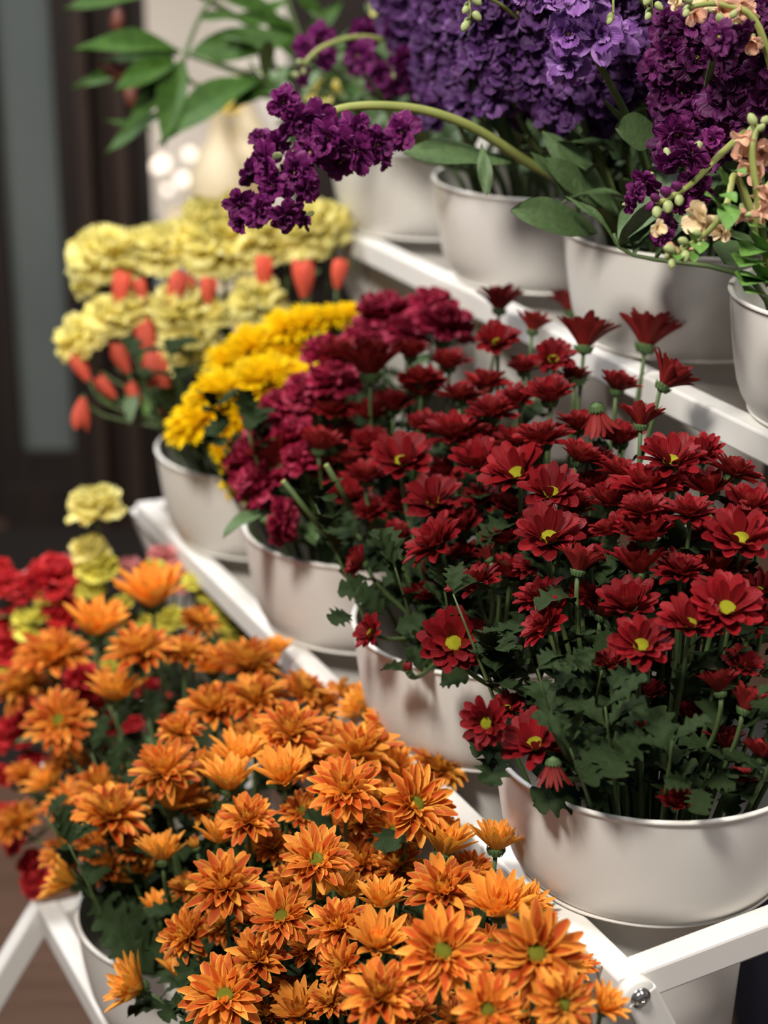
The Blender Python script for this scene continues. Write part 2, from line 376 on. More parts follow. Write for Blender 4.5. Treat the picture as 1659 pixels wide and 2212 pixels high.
# ------------------------------------------------------------------ petals and heads
def petal(V, F, C, az, L, W, phi0, phi1, r0=.1, z0=0, cup=.5, k=.6, b=.35, nu=7, nv=4, point=0, wav=0, roll=0, rnd=None):
    """one petal; phi: elevation along its length, cup: how far the edges rise"""
    base = len(V); r, z = r0, z0
    rv = R.random() if rnd is None else rnd
    tw = R.uniform(-.35, .35)+roll; ph = R.uniform(0, 6.28); bend = R.uniform(-.12, .12)
    ca, sa = cos(az), sin(az)
    for i in range(nu+1):
        t = i/nu
        phi = radians(phi0+(phi1-phi0)*t**1.3)
        if i: r += L/nu*cos(phi); z += L/nu*sin(phi)
        if t < k: w = b+(1-b)*sin(t/k*pi/2)
        else:
            q = (t-k)/(1.02-k); w = sqrt(max(0, 1-q*q)) if not point else (1-q)**.7*(1-point)+sqrt(max(0, 1-q*q))*point if q < 1 else 0
            w = max(w, .12)
        w *= W
        a = tw*t
        for j in range(nv+1):
            s = j/nv*2-1
            lx = s*w; ln = cup*w*(s*s-.3) + (wav*W*sin(ph+t*6+s*5.5) if wav else 0)
            side = lx*cos(a)-ln*sin(a); nn = lx*sin(a)+ln*cos(a)
            tt = bend*t*t*L
            rr = r - sin(phi)*nn; zz = z + cos(phi)*nn
            if wav: zz += wav*W*.9*sin(s*9+ph)*t*t; rr += wav*W*.5*sin(s*13+ph*2)*t*t
            x = rr*ca-(side+tt)*sa; y = rr*sa+(side+tt)*ca
            V.append((x, y, zz)); C.append((t, j/nv, rv))
    n = nv+1
    for i in range(nu):
        for j in range(nv):
            a_, b_ = base+i*n+j, base+i*n+j+1
            F.append((a_, a_+n, b_+n, b_))
def whorl(name, m, rings, seed, norm=None):
    """rings: (n, L, W, phi0, phi1, r0, z0, cup, jitter, kwargs)"""
    global R
    keep = R; R = random.Random(seed)
    V, F, C = [], [], []
    for n, L, W, p0, p1, r0, z0, cup, jit, kw in rings:
        off = R.uniform(0, 6.28)
        for i in range(n):
            az = off+2*pi*(i+R.uniform(-.28, .28))/n
            d = R.uniform(-jit, jit)
            petal(V, F, C, az, L*R.uniform(.86, 1.1), W*R.uniform(.85, 1.12), p0+d, p1+d*1.2+R.uniform(-6, 6), r0, z0+R.uniform(-.015, .015), cup*R.uniform(.7, 1.3), **kw)
    R = keep
    if norm:
        rr_ = sorted(sqrt(x*x+y*y) for x, y, z in V)[int(len(V)*.985)]
        whorl.k = 1/rr_
    if norm is not None: V = [(x*whorl.k, y*whorl.k, z*whorl.k) for x, y, z in V]
    return mesh(name, V, F, M[m], True, C)
def dome(name, m, r, h, z0, n=24, bumpy=.0):
    prof = [(r*cos(a), z0+h*sin(a)) for a in [i*pi/2/7 for i in range(8)]]
    v, f = lathe([(max(a, .0005), b) for a, b in [(r*.9, z0-.06)]+prof], n)
    rr = random.Random(3)
    v = [(x*(1+rr.uniform(-bumpy, bumpy)), y*(1+rr.uniform(-bumpy, bumpy)), z*(1+rr.uniform(-bumpy, bumpy))) for x, y, z in v]
    return mesh(name, v, f, M[m])
def calyx_mesh(name, r=.27, h=.22, m='calyx'):
    V, F = lathe([(.001, -h*1.08), (.07, -h*1.05), (r*.72, -h*.72), (r, -h*.2), (r*1.02, .02), (r*.8, .07)], 18)
    V = list(V); F = list(F)
    for ring, (n, rr, z) in enumerate(((14, r*1.0, -h*.25), (12, r*.85, -h*.6))):
        for i in range(n):
            a = 2*pi*(i+.5*ring)/n; b = len(V)
            for dz, dr, w in ((-.05, -.02, .045), (.05, .03, .05), (.14, .035, .0)):
                for s in (-1, 0, 1):
                    q = rr+dr+(.02 if s == 0 else 0)
                    V.append((q*cos(a)-s*w*sin(a), q*sin(a)+s*w*cos(a), z+dz))
            for i2 in range(2):
                for j in range(2): F.append((b+i2*3+j, b+i2*3+j+1, b+i2*3+j+4, b+i2*3+j+3))
    return mesh(name, V, F, M[m])
CAL = calyx_mesh('calyx'); CALB = calyx_mesh('calyx_long', .24, .6)
K = dict
HEADS = {}   # style -> list of variants; a variant is [(part name, mesh), ...]
def orange_variant(s, open_):
    hd = [('outer_petal_ring', whorl('orange_outer', 'orange', [(17, .92, .150, 26, -6, .12, .0, .7, 11, K(point=.4)), (16, .86, .135, 42, 16, .11, .05, .8, 11, K(point=.4))], s, True))]
    if open_:
        hd += [('inner_petal_ring', whorl('orange_inner', 'orange', [(13, .68, .110, 54, 36, .15, .08, .9, 14, K(point=.5)), (7, .40, .09, 66, 70, .17, .10, 1.1, 14, K(point=.5, nu=6, rnd=.93))], s+1, False)), ('flower_disc', DG)]
    else:
        hd += [('inner_petal_ring', whorl('orange_inner', 'orange', [(15, .74, .115, 58, 42, .09, .08, .9, 14, K(point=.5)), (12, .58, .095, 72, 74, .07, .10, 1.1, 12, K(point=.5, nu=6))], s+1, False)),
               ('petal_heart', whorl('orange_heart', 'orange', [(10, .44, .09, 74, 104, .06, .10, 1.1, 10, K(nu=5, point=.5, rnd=.97))], s+2, False))]
    return hd
DG = dome('green_disc', 'discg', .19, .14, .14, 20, .03); DY = dome('yellow_disc', 'disc', .245, .13, .07, 28, .03)
DYs = dome('yellow_disc_small', 'disc', .17, .12, .1, 22, .03)
HEADS['orange'] = [orange_variant(100+i*7, False) for i in range(5)]
HEADS['orange_open'] = [orange_variant(200+i*7, True) for i in range(4)]
HEADS['orange_bud'] = [[('outer_petal_ring', whorl('obud', 'orange', [(14, .75, .12, 55, 88, .12, 0, .7, 6, K(point=.3)), (10, .7, .11, 70, 95, .08, .02, .8, 6, K(point=.3))], 301))]]
HEADS['orange_cup'] = [[('outer_petal_ring', whorl('ocup', 'orange', [(17, .95, .13, 48, 40, .12, 0, .6, 8, K(point=.4, rnd=.9)), (13, .8, .12, 62, 58, .1, .05, .7, 8, K(point=.4, rnd=.9))], 311+i, True)),
                        ('inner_petal_ring', whorl('ocupi', 'orange', [(10, .6, .1, 76, 82, .06, .07, .8, 6, K(point=.4, rnd=.95))], 331+i, False))] for i in range(3)]
def red_variant(s, a, bb, disc):
    h = [('outer_petal_ring', whorl('red_outer', 'red', [(13, .86, .185, a, a-18, .14, 0, .32, 8, K(k=.68, b=.45)), (11, .82, .175, a+17, a+2, .13, .03, .4, 8, K(k=.68, b=.45))], s, True))]
    if bb: h.append(('inner_petal_ring', whorl('red_inner', 'red', [(bb, .62, .15, a+34, a+30, .16, .06, .5, 10, K(k=.66, b=.45))], s+1, False)))
    h.append(('flower_disc', disc))
    return h
def red_cup(s):
    return [('outer_petal_ring', whorl('redcup_outer', 'red', [(14, 1.0, .15, 58, 34, .13, 0, .5, 9, K(k=.66, b=.4, rnd=.8)), (12, .95, .14, 68, 52, .12, .03, .5, 10, K(k=.66, b=.4))], s, True)),
            ('inner_petal_ring', whorl('redcup_inner', 'red', [(9, .75, .12, 76, 70, .1, .05, .6, 9, K(k=.66, b=.4))], s+1, False)), ('flower_disc', DYs)]
HEADS['red_open'] = [red_variant(400+i*5, 31, 5, DY) for i in range(4)]
HEADS['red'] = [red_variant(440+i*5, 40, 11, DYs) for i in range(5)]
HEADS['red_cup'] = [red_cup(480+i*5) for i in range(4)]
HEADS['red_full'] = [[('outer_petal_ring', whorl('rfo', 'red', [(15, .88, .16, 22, 4, .12, 0, .5, 9, K()), (13, .8, .15, 42, 26, .1, .05, .5, 9, K())], 520+i, True)),
                      ('inner_petal_ring', whorl('rfi', 'red', [(11, .62, .13, 60, 52, .08, .08, .6, 9, K()), (8, .45, .1, 72, 78, .06, .1, .7, 9, K(nu=5))], 540+i, False))] for i in range(3)]
HEADS['red_bud'] = [[('petal_ball', whorl('rbud', 'red', [(14, .9, .26, 40, 130, .2, 0, .5, 4, K(k=.5, b=.5)), (10, .7, .2, 60, 130, .1, .05, .5, 4, K())], 560))]]
HEADS['red_droop'] = [[('petal_ring', whorl('rdroop', 'red', [(13, 1.0, .16, 66, 48, .16, 0, .4, 9, K(rnd=.95))], 570))],
                      [('petal_ring', whorl('rdroopn', 'red', [(17, .95, .085, 62, 52, .2, 0, .3, 6, K(rnd=.9))], 575))]]
HEADS['yellow'] = [[('outer_petal_ring', whorl('yo', 'yellow', [(20, .88, .10, 14, -8, .12, 0, .8, 8, K(nu=6)), (18, .84, .10, 32, 14, .1, .05, .8, 8, K(nu=6)), (16, .76, .09, 48, 34, .1, .08, .8, 8, K(nu=6))], 600+i*5)),
                    ('inner_petal_ring', whorl('yi', 'yellow', [(14, .64, .08, 62, 56, .08, .1, .8, 8, K(nu=5)), (10, .5, .07, 75, 80, .06, .1, .8, 8, K(nu=5))], 601+i*5))] for i in range(3)]
def carnation(m, s):
    k = lambda **q: K(k=.84, b=.18, nv=10, nu=7, **q)
    return [('outer_petal_ring', whorl(m+'co', m, [(11, .86, .34, 18, -22, .1, 0, 0, 10, k(wav=.20)), (12, .84, .32, 36, 8, .08, .06, 0, 12, k(wav=.22)), (11, .82, .30, 52, 34, .08, .08, 0, 12, k(wav=.24))], s, True)),
            ('inner_petal_ring', whorl(m+'ci', m, [(11, .74, .28, 66, 56, .05, .1, 0, 12, k(wav=.26)), (9, .68, .26, 80, 80, .03, .12, 0, 12, k(wav=.28))], s+1, False))]
for m in ('pale', 'lemon', 'crimson', 'redc', 'pink'): HEADS[m] = [carnation(m, 700+i*9+len(m)) for i in range(3)]
HEADS['coral'] = [[('petal_cup', whorl('coralc', 'coral', [(6, 2.6, .46, 62, 96, .12, 0, .6, 3, K(k=.6, b=.6, nv=5)), (5, 2.4, .36, 74, 96, .08, .03, .6, 3, K(k=.6, b=.6))], 800+i, True))] for i in range(3)]
# ------------------------------------------------------------------ leaves
def leaf_mesh(name, m, kind, L, W, seed, droop=.6):
    rr = random.Random(seed); V = []; F = []; nu, nv = (22, 8) if kind == 'lobed' else (12, 4)
    px, pz, a = 0, 0, .35
    fold = rr.uniform(.15, .4)
    lobes = [(.24, .095, .72), (.44, .10, 1.0), (.66, .10, .98), (.87, .13, .66)]
    for i in range(nu+1):
        t = i/nu
        if i: a -= droop/nu*rr.uniform(.6, 1.4); px += L/nu*cos(a); pz += L/nu*sin(a)
        if kind == 'lobed':
            w = max(.07 if t < .12 else .58*sin(pi*min(1, t*.98))**.6, max(h*math.exp(-((t-c)/s)**2) for c, s, h in lobes)*(1 if t > .1 else .1))
            if t == 1: w = .08
        elif kind == 'strap': w = max(.05, sin(pi*t**.9)**.6)*(.35+.65*min(1, t*1.6))
        else: w = max(.02, sin(pi*t**.8)**.85)
        for j in range(nv+1):
            s = j/nv*2-1
            z = pz+abs(s)*w*W*fold + .02*L*sin(t*9+s*4+seed) + (.015*L*sin(t*22+s*3) if kind == 'lobed' else 0)
            sweep = abs(s)*w*W*(.35 if kind == 'lobed' else 0)
            V.append((px+sweep, s*w*W, z))
    n = nv+1
    for i in range(nu):
        for j in range(nv):
            q = i*n+j; F.append((q, q+1, q+1+n, q+n))
    return mesh(name, V, F, M[m])
LEAF = {'mum': [leaf_mesh('mum_leaf', 'leaf', 'lobed', 1, .35, 11+i, .3+.3*i) for i in range(5)],
        'strap': [leaf_mesh('strap_leaf', 'leaf2', 'strap', 1, .13, 31+i, .3+.35*i) for i in range(4)],
        'oval': [leaf_mesh('oval_leaf', 'leaf2', 'strap', 1, .22, 41+i, .2+.2*i) for i in range(3)],
        'lance': [leaf_mesh('lance_leaf', 'leaf3', 'lance', 1, .17, 51+i, .2+.25*i) for i in range(4)],
        'small': [leaf_mesh('small_leaf', 'leaf4', 'lance', 1, .24, 61+i, .2+.3*i) for i in range(3)]}
def frame_q(x, up):
    x = x.normalized(); y = up.cross(x)
    if y.length < 1e-3: y = Vector((1, 0, 0)).cross(x)
    y.normalize(); z = x.cross(y)
    return Matrix((x, y, z)).transposed().to_quaternion()
def leaf_dir(root, kind, p, d, L, name='leaf', up=Vector((0, 0, 1))):
    o = obj(name, R.choice(LEAF[kind]), root, p-root.location, frame_q(d, up), L*R.uniform(.9, 1.1))
    return o
def leaf_px(root, kind, a, b, wmul=1.0, tilt=.5, idx=None):
    """leaf whose base and tip are seen at a and b: (x, y, depth)"""
    p, q = unp(*a), unp(*b); d = q-p; L = d.length
    up = (UP*(1-tilt)-FWD*tilt).normalized()
    me = LEAF[kind][idx if idx is not None else R.randrange(2)]
    o = obj('leaf', me, root, p-root.location, frame_q(d, up), (L*1.04, L*wmul, L)); return o
# ------------------------------------------------------------------ stems and flowers
def stem_path(key, head, ax, n=12, lean=.75):
    u, w, z = BK[key]; c = Q(u, w, 0)
    h = Vector((head.x-c.x, head.y-c.y, 0)); r = h.length or 1e-6
    rim = c + h/r*min(r*.72, .088)*R.uniform(.75, 1) + Vector((0, 0, z-.015))
    bot = c + h/r*min(r*.35, .045)*R.uniform(.5, 1) + Vector((R.uniform(-.012, .012), R.uniform(-.012, .012), z-.17))
    L = (head-rim).length
    d2 = (-ax*(1-lean) - Vector((0, 0, 1))*lean).normalized()
    if head.z < z+.05: d2 = (-ax*.6 - Vector((0, 0, .2)) + (rim-head).normalized()*.8).normalized()
    return [bot]+bez(rim, rim+(rim-bot).normalized()*L*.35, head+d2*L*.33, head, n)
def flower(kind, style, x, y, d, depth, e, az, key, label, group, name, cat, nleaf=2, stem_r=.0021, lkind='mum', llen=.042, cal=None, lean=.75, smat='stem', hl=None, scale_z=1):
    ax = axis(e, az); rad = d*depth/F_PX/2/.97
    head = unp(x, y, depth) - ax*rad*.12
    path = stem_path(key, head-ax*rad*.22, ax, lean=lean)
    t = thing(name, path[0], label, cat, group)
    var = R.choice(HEADS[style]) if hl is None else HEADS[style][hl]
    q = Vector((0, 0, 1)).rotation_difference(ax) @ Quaternion((0, 0, 1), R.uniform(0, 6.28))
    for nm, me in var: obj(nm, me, t, head-t.location, q, (rad, rad, rad*scale_z))
    obj('calyx', cal or CAL, t, head-t.location, q, rad)
    pts = [p-t.location for p in path]
    k = len(pts)
    v, f = tube(pts, [stem_r*(1.25-.4*i/k) for i in range(k)], 7)
    s = obj('stem', mesh('stem', v, f, M[smat]), t)
    zr = BK[key][2]
    for i in range(nleaf):
        tt = R.uniform(.12, .86); j = min(k-2, max(1, int(tt*k)))
        p = path[j].lerp(path[j+1], R.random())
        if p.z < zr-.03: p = path[2]
        a = R.uniform(0, 2*pi)
        out = Vector((cos(a), sin(a), R.uniform(.1, .8)))
        leaf_dir(t, lkind, p, out, llen*R.uniform(.7, 1.25))
    return t
ORD = ['first', 'second', 'third', 'fourth', 'fifth', 'sixth', 'seventh', 'eighth', 'ninth', 'tenth', 'eleventh', 'twelfth', 'thirteenth', 'fourteenth', 'fifteenth']
def auto_labels(lst, fmt, per=7):
    """lst of (x, y, ...) -> texts telling each by its row from the top and its place in the row"""
    idx = sorted(range(len(lst)), key=lambda i: lst[i][1]); out = [None]*len(lst)
    for r in range(0, len(idx), per):
        row = sorted(idx[r:r+per], key=lambda i: lst[i][0])
        for c, i in enumerate(row): out[i] = fmt(ORD[c], ORD[r//per], lst[i])
    return out
# canopies: how high the blooms stand over the tiers
fz_A = lambda u, w: CAM_Z-.80-2.4*max(0, .58-w)**2/.12*.35
fz_B = lambda u, w: CAM_Z-.485-3.2*max(0, .90-w)**2-4.5*max(0, 1.24-u)**2
def inside(x, y, P):
    c = False; j = len(P)-1
    for i in range(len(P)):
        (x1, y1), (x2, y2) = P[i], P[j]
        if (y1 > y) != (y2 > y) and x < (x2-x1)*(y-y1)/(y2-y1)+x1: c = not c
        j = i
    return c
def fillers(lst, poly, gap, d, styles, dd, n=4000, most=60):
    """shaded blooms deeper in the bunch where the front ones leave room"""
    rr = random.Random(5); out = []
    xs = [p[0] for p in poly]; ys = [p[1] for p in poly]
    for _ in range(n):
        x, y = rr.uniform(min(xs), max(xs)), rr.uniform(min(ys), max(ys))
        if not inside(x, y, poly): continue
        if all((x-o[0])**2+(y-o[1])**2 > (gap*(.62+o[2]/d*.38))**2 for o in lst+out):
            out.append((int(x), int(y), d*rr.uniform(.85, 1.1), rr.uniform(15, 45), rr.uniform(70, 120), rr.choice(styles), dd*rr.uniform(.7, 1.3)))
            if len(out) >= most: break
    return out
def nearest(keys, p):
    u, w = uw(p); return min(keys, key=lambda k: abs(BK[k][0]-u))
# orange chrysanthemums: x, y, diameter, facing, lean, style, depth offset
OR = [(329, 1297, 150, 22, 92, 'orange_cup', 0), (430, 1345, 95, 25, 60, 'orange', .03), (207, 1361, 140, 22, 80, 'orange_cup', 0), (304, 1405, 152, 26, 88, 'orange', 0),
 (118, 1420, 165, 28, 95, 'orange', 0), (400, 1411, 110, 25, 80, 'orange', .05), (46, 1487, 135, 35, 110, 'orange', 0), (249, 1504, 115, 22, 85, 'orange_cup', .02),
 (127, 1559, 148, 58, 90, 'orange_open', -.02), (536, 1436, 160, 22, 80, 'orange', .06), (596, 1410, 70, 10, 90, 'orange_cup', .05), (655, 1495, 115, 25, 60, 'orange', .06), (460, 1530, 145, 30, 95, 'orange', .05),
 (553, 1512, 150, 28, 90, 'orange', .05), (388, 1582, 108, 35, 92, 'orange', .02), (629, 1584, 155, 38, 88, 'orange', 0), (355, 1668, 160, 36, 90, 'orange', -.02),
 (510, 1643, 110, 22, 80, 'orange_cup', .03), (496, 1698, 122, 18, 92, 'orange_cup', -.01), (612, 1682, 118, 30, 95, 'orange_cup', -.01), (150, 1640, 92, 30, 90, 'orange', .08),
 (48, 1673, 74, 30, 90, 'orange', .08), (112, 1700, 95, 25, 120, 'orange_cup', .06), (155, 1735, 130, 32, 100, 'orange', .04), (217, 1702, 130, 30, 95, 'orange', .05), (235, 1763, 168, 30, 80, 'orange', -.02),
 (372, 1738, 135, 20, 80, 'orange_cup', .04), (140, 1840, 112, 35, 110, 'orange', .06), (157, 1905, 118, 12, 152, 'orange_cup', .0), (232, 1872, 98, 30, 110, 'orange', .03), (205, 1820, 100, 30, 110, 'orange', .05),
 (300, 1835, 100, 30, 90, 'orange', .05), (350, 1852, 105, 8, 95, 'orange_cup', 0), (423, 1828, 62, 15, 110, 'orange_bud', .0), (475, 1815, 95, 15, 85, 'orange_cup', .03),
 (535, 1772, 128, 46, 90, 'orange', -.01), (488, 1915, 168, 46, 85, 'orange', -.02), (405, 2022, 138, 42, 140, 'orange', -.01), (297, 2133, 132, 25, 150, 'orange_cup', -.02), (486, 2152, 178, 48, 95, 'orange_open', -.03),
 (345, 1968, 82, 10, 90, 'orange_cup', .07), (398, 2112, 105, 12, 90, 'orange_cup', .06), (475, 2005, 105, 30, 90, 'orange', .06), (746, 1708, 158, 46, 90, 'orange', -.03), (898, 1738, 168, 52, 48, 'orange_open', -.03),
 (775, 1628, 180, 26, 90, 'orange', 0), (847, 1578, 138, 58, 90, 'orange_open', .03), (935, 1512, 150, 22, 168, 'orange', .03), (950, 1660, 128, 30, 60, 'orange', .06), (790, 1532, 110, 12, 140, 'orange_cup', .05),
 (684, 1858, 152, 50, 75, 'orange_open', -.02), (608, 1980, 140, 55, 100, 'orange_open', 0), (731, 2002, 140, 46, 110, 'orange', 0), (652, 1752, 98, 45, 90, 'orange_open', .04), (956, 1926, 168, 44, 90, 'orange', -.01),
 (956, 2056, 190, 62, 80, 'orange_open', -.04), (827, 1952, 115, 20, 90, 'orange_cup', .02), (815, 2042, 128, 36, 85, 'orange_cup', 0), (739, 2088, 122, 45, 160, 'orange', .01), (822, 2152, 172, 42, 95, 'orange', -.04),
 (556, 2072, 145, 46, 110, 'orange', 0), (1053, 2180, 152, 68, 90, 'orange_open', -.03), (960, 1836, 135, 14, 80, 'orange_cup', .03), (1072, 1828, 118, 10, 85, 'orange_cup', -.02), (1079, 1966, 145, 34, 92, 'orange_cup', 0),
 (1159, 2061, 205, 70, 90, 'orange_open', -.06), (1216, 2170, 145, 62, 40, 'orange_open', -.03), (1305, 2178, 95, 30, 60, 'orange_cup', .0), (713, 2166, 95, 35, 90, 'orange', .06), (940, 2150, 90, 35, 90, 'orange', .05),
 (780, 1862, 120, 35, 90, 'orange', .09), (858, 1872, 120, 35, 90, 'orange', .1), (590, 1832, 100, 40, 90, 'orange', .07), (622, 1903, 95, 35, 90, 'orange', .07), (543, 1840, 62, 10, 90, 'orange_bud', .04), (692, 1592, 100, 32, 80, 'orange', .07),
 (1000, 1765, 0, 0, 0, '', 0), (905, 1640, 110, 35, 80, 'orange', .09), (720, 1800, 110, 35, 90, 'orange', .1), (1010, 2080, 110, 40, 90, 'orange', .07), (880, 2110, 110, 40, 90, 'orange', .08), (890, 2200, 120, 45, 90, 'orange', .03), (620, 2200, 0, 0, 0, '', 0), (300, 1740, 100, 30, 90, 'orange', .09), (80, 1610, 0, 0, 0, '', 0), (1140, 1960, 90, 30, 60, 'orange_cup', .04), (670, 2050, 100, 35, 90, 'orange', .07)]
OR = [o for o in OR if o[2]]
OR += fillers(OR, [(0, 1650), (300, 1640), (400, 1560), (440, 1440), (600, 1400), (720, 1500), (960, 1560), (990, 1700), (960, 1800), (1160, 1990), (1300, 2130), (1330, 2212), (420, 2212), (520, 2080), (380, 1940), (120, 1880), (20, 1780)], 62, 108, ['orange', 'orange_open', 'orange_cup'], .07)
LOOK = {'orange': 'full', 'orange_open': 'green-centred open', 'orange_bud': 'half-closed', 'orange_cup': 'cup-shaped yellow-backed'}
FIX = {(1159, 2061): 'largest wide-open orange chrysanthemum with green centre, left of the shiny bolt', (898, 1738): 'wide orange chrysanthemum with green centre facing right, beside its paired bloom',
       (157, 1905): 'yellow-backed orange chrysanthemum turned left above the white rack corner', (1072, 1828): 'small golden side-on chrysanthemum bloom touching the middle rail',
       (935, 1512): 'orange chrysanthemum seen sideways in front of the second white bucket', (297, 2133): 'golden orange chrysanthemum turned left at the bottom left edge',
       (127, 1559): 'open orange chrysanthemum with green centre over pink carnations at left', (329, 1297): 'topmost orange chrysanthemum, rising among lemon carnations',
       (1305, 2178): 'small golden chrysanthemum tucked under the rail left of the bolt', (423, 1828): 'closed ribbed golden bud between two stems at left'}
labs = auto_labels(OR, lambda c, r, o: f'{LOOK[o[5]]} orange chrysanthemum, {c} from left in {r} row of orange blooms', 8)
for i, (x, y, d, e, az, st, dd) in enumerate(OR):
    dep = on_surface(x, y, fz_A, 1.3, 2.3)+dd
    p = unp(x, y, dep)
    key = nearest(['A1', 'A2', 'A3'], p)
    flower('o', st, x, y, d*1.11, dep, e, az, key, FIX.get((x, y), labs[i]), 'orange chrysanthemums', 'chrysanthemum', 'flower', nleaf=3, llen=.042)
# dark red daisies
RD = [(1079, 664, 95, 5, 85, 'red_cup', .03), (1075, 738, 100, 42, 95, 'red_open', 0), (1151, 711, 78, 2, 80, 'red_cup', .03), (1234, 668, 92, 2, 88, 'red_cup', .04), (1262, 743, 122, 0, 85, 'red_cup', -.01),
 (1195, 775, 95, 52, 100, 'red_open', .01), (1397, 740, 138, 2, 78, 'red_cup', -.01), (1437, 828, 112, 4, 55, 'red_cup', -.02), (1187, 860, 112, 18, 95, 'red', 0), (1334, 838, 92, 10, 80, 'red', .06),
 (1290, 890, 105, -25, -80, 'red_droop', -.01), (1385, 914, 95, 4, 85, 'red_cup', 0), (1171, 950, 135, 14, 95, 'red_full', 0), (1115, 1020, 145, 42, 118, 'red_open', -.01), (1190, 1062, 135, 44, 100, 'red_open', -.02),
 (1250, 990, 95, 20, 70, 'red', .02), (1450, 992, 138, 38, 90, 'red_open', 0), (1585, 1022, 128, 10, 70, 'red_full', .02), (1400, 1052, 155, 24, 95, 'red_full', .01), (1322, 1088, 105, 20, 95, 'red', .02),
 (1392, 1105, 118, 24, 90, 'red_full', -.01), (1490, 1110, 122, 26, 90, 'red_full', -.01), (1535, 1060, 115, 15, 100, 'red', .03), (1618, 1095, 122, 24, 80, 'red', 0), (1187, 1158, 155, 42, 92, 'red_open', -.02),
 (1395, 1160, 135, 20, 100, 'red', -.01), (1600, 1162, 155, 44, 95, 'red_open', -.01), (1032, 1002, 112, 36, 100, 'red', 0), (985, 940, 160, 22, 92, 'red_full', .01), (1050, 830, 112, 15, 90, 'red_full', .07),
 (1322, 1150, 95, 12, 110, 'red', 0), (1085, 1168, 92, 20, 90, 'red', .05), (1055, 1205, 60, -10, 120, 'red_droop', .02), (1340, 952, 105, 18, 90, 'red', .06), (1240, 1100, 105, 20, 85, 'red', .04),
 (1640, 1125, 90, 20, 90, 'red', .02), (800, 802, 145, 8, 90, 'red_cup', -.03), (740, 768, 122, 18, 90, 'red_full', 0), (887, 766, 90, 15, 90, 'red', 0), (868, 994, 135, 42, 92, 'red_open', -.02),
 (790, 1036, 95, 16, 90, 'red', 0), (690, 965, 105, 8, 85, 'red', -.01), (724, 890, 112, 18, 95, 'red_full', .02), (910, 820, 105, 14, 90, 'red_full', .03), (995, 858, 105, 10, 85, 'red_full', .02),
 (915, 848, 112, 18, 90, 'red', .06), (1064, 892, 118, 20, 90, 'red_full', .03), (938, 1082, 132, 40, 95, 'red_open', 0), (940, 1172, 140, 26, 130, 'red_full', -.03), (862, 1162, 85, 15, 90, 'red', .03),
 (780, 1218, 78, 12, 160, 'red', 0), (923, 928, 95, 18, 95, 'red', .04), (600, 1000, 125, 6, 115, 'red_cup', -.01), (980, 1388, 142, 68, 95, 'red_open', -.01), (800, 1367, 80, 38, 150, 'red_open', 0),
 (1027, 1262, 128, 14, 110, 'red_full', -.01), (1165, 1288, 112, 18, 120, 'red_full', .02), (1180, 1348, 125, 18, 140, 'red_full', -.01), (1050, 1562, 108, 66, 170, 'red_open', -.07), (1095, 1528, 72, 40, 100, 'red_open', .03),
 (1155, 1605, 145, 42, 110, 'red_open', -.03), (1195, 1655, 100, -12, -88, 'red_droop', -.05), (1250, 1228, 98, 3, 80, 'red_cup', -.01), (880, 1446, 42, 10, 90, 'red_bud', .02), (915, 1292, 85, 20, 90, 'red', .05),
 (1380, 1232, 118, 12, 95, 'red_cup', 0), (1360, 1308, 125, 32, 100, 'red', -.01), (1385, 1392, 135, 50, 92, 'red_open', -.03), (1490, 1345, 135, 38, 88, 'red_open', -.03), (1570, 1312, 158, 50, 90, 'red_open', -.03),
 (1320, 1432, 78, 25, 95, 'red_open', .03), (1605, 1435, 92, 34, 70, 'red_open', .0), (1555, 1490, 92, 4, 100, 'red_cup', -.01), (1610, 1528, 102, 6, 70, 'red_cup', -.01), (1385, 1567, 46, 10, 90, 'red_bud', 0),
 (1470, 1235, 125, 26, 90, 'red_full', 0), (1552, 1232, 132, 22, 90, 'red', .02), (1640, 1275, 115, 34, 80, 'red_open', .04), (1568, 1610, 85, 8, 90, 'red_cup', .03), (1645, 1632, 95, 5, 80, 'red', .0),
 (1460, 1735, 80, 30, 90, 'red', .0), (1400, 1500, 75, 20, 90, 'red', .07), (1485, 1550, 75, 20, 60, 'red', .07), (1600, 1685, 62, 10, 80, 'red', .02), (1100, 1240, 95, 20, 90, 'red', .07), (1255, 1160, 90, 20, 90, 'red', .06),
 (1300, 1215, 90, 20, 90, 'red', .07), (850, 880, 95, 15, 90, 'red', .05), (800, 900, 90, 15, 90, 'red', .05), (760, 1000, 80, 15, 90, 'red', .05), (640, 900, 95, 12, 110, 'red', .02), (1480, 1030, 0, 0, 0, '', 0),
 (1440, 1290, 90, 20, 90, 'red', .06), (1540, 1165, 110, 20, 90, 'red', .05), (1110, 960, 95, 20, 90, 'red', .05), (1130, 800, 80, 15, 90, 'red', .06), (970, 790, 90, 15, 90, 'red', .05), (1290, 1000, 80, 15, 90, 'red', .06), (1240, 820, 75, 15, 90, 'red', .07), (940, 1240, 70, 15, 90, 'red', .08),
 (1250, 920, 110, 16, 90, 'red_full', .05), (1040, 950, 110, 20, 90, 'red_full', .04), (690, 830, 100, 15, 100, 'red_full', .03)]
RD = [o for o in RD if o[2]]
RD += fillers(RD, [(590, 960), (700, 780), (1050, 800), (1200, 790), (1400, 930), (1640, 1020), (1659, 1350), (1300, 1330), (1000, 1250), (850, 1180), (700, 1050)], 54, 96, ['red', 'red_full'], .055)
LOOK = {'red': 'dark red', 'red_open': 'yellow-eyed dark red', 'red_bud': 'round budded dark red', 'red_cup': 'side-on cupped dark red', 'red_full': 'many-petalled dark red', 'red_droop': 'drooping faded red'}
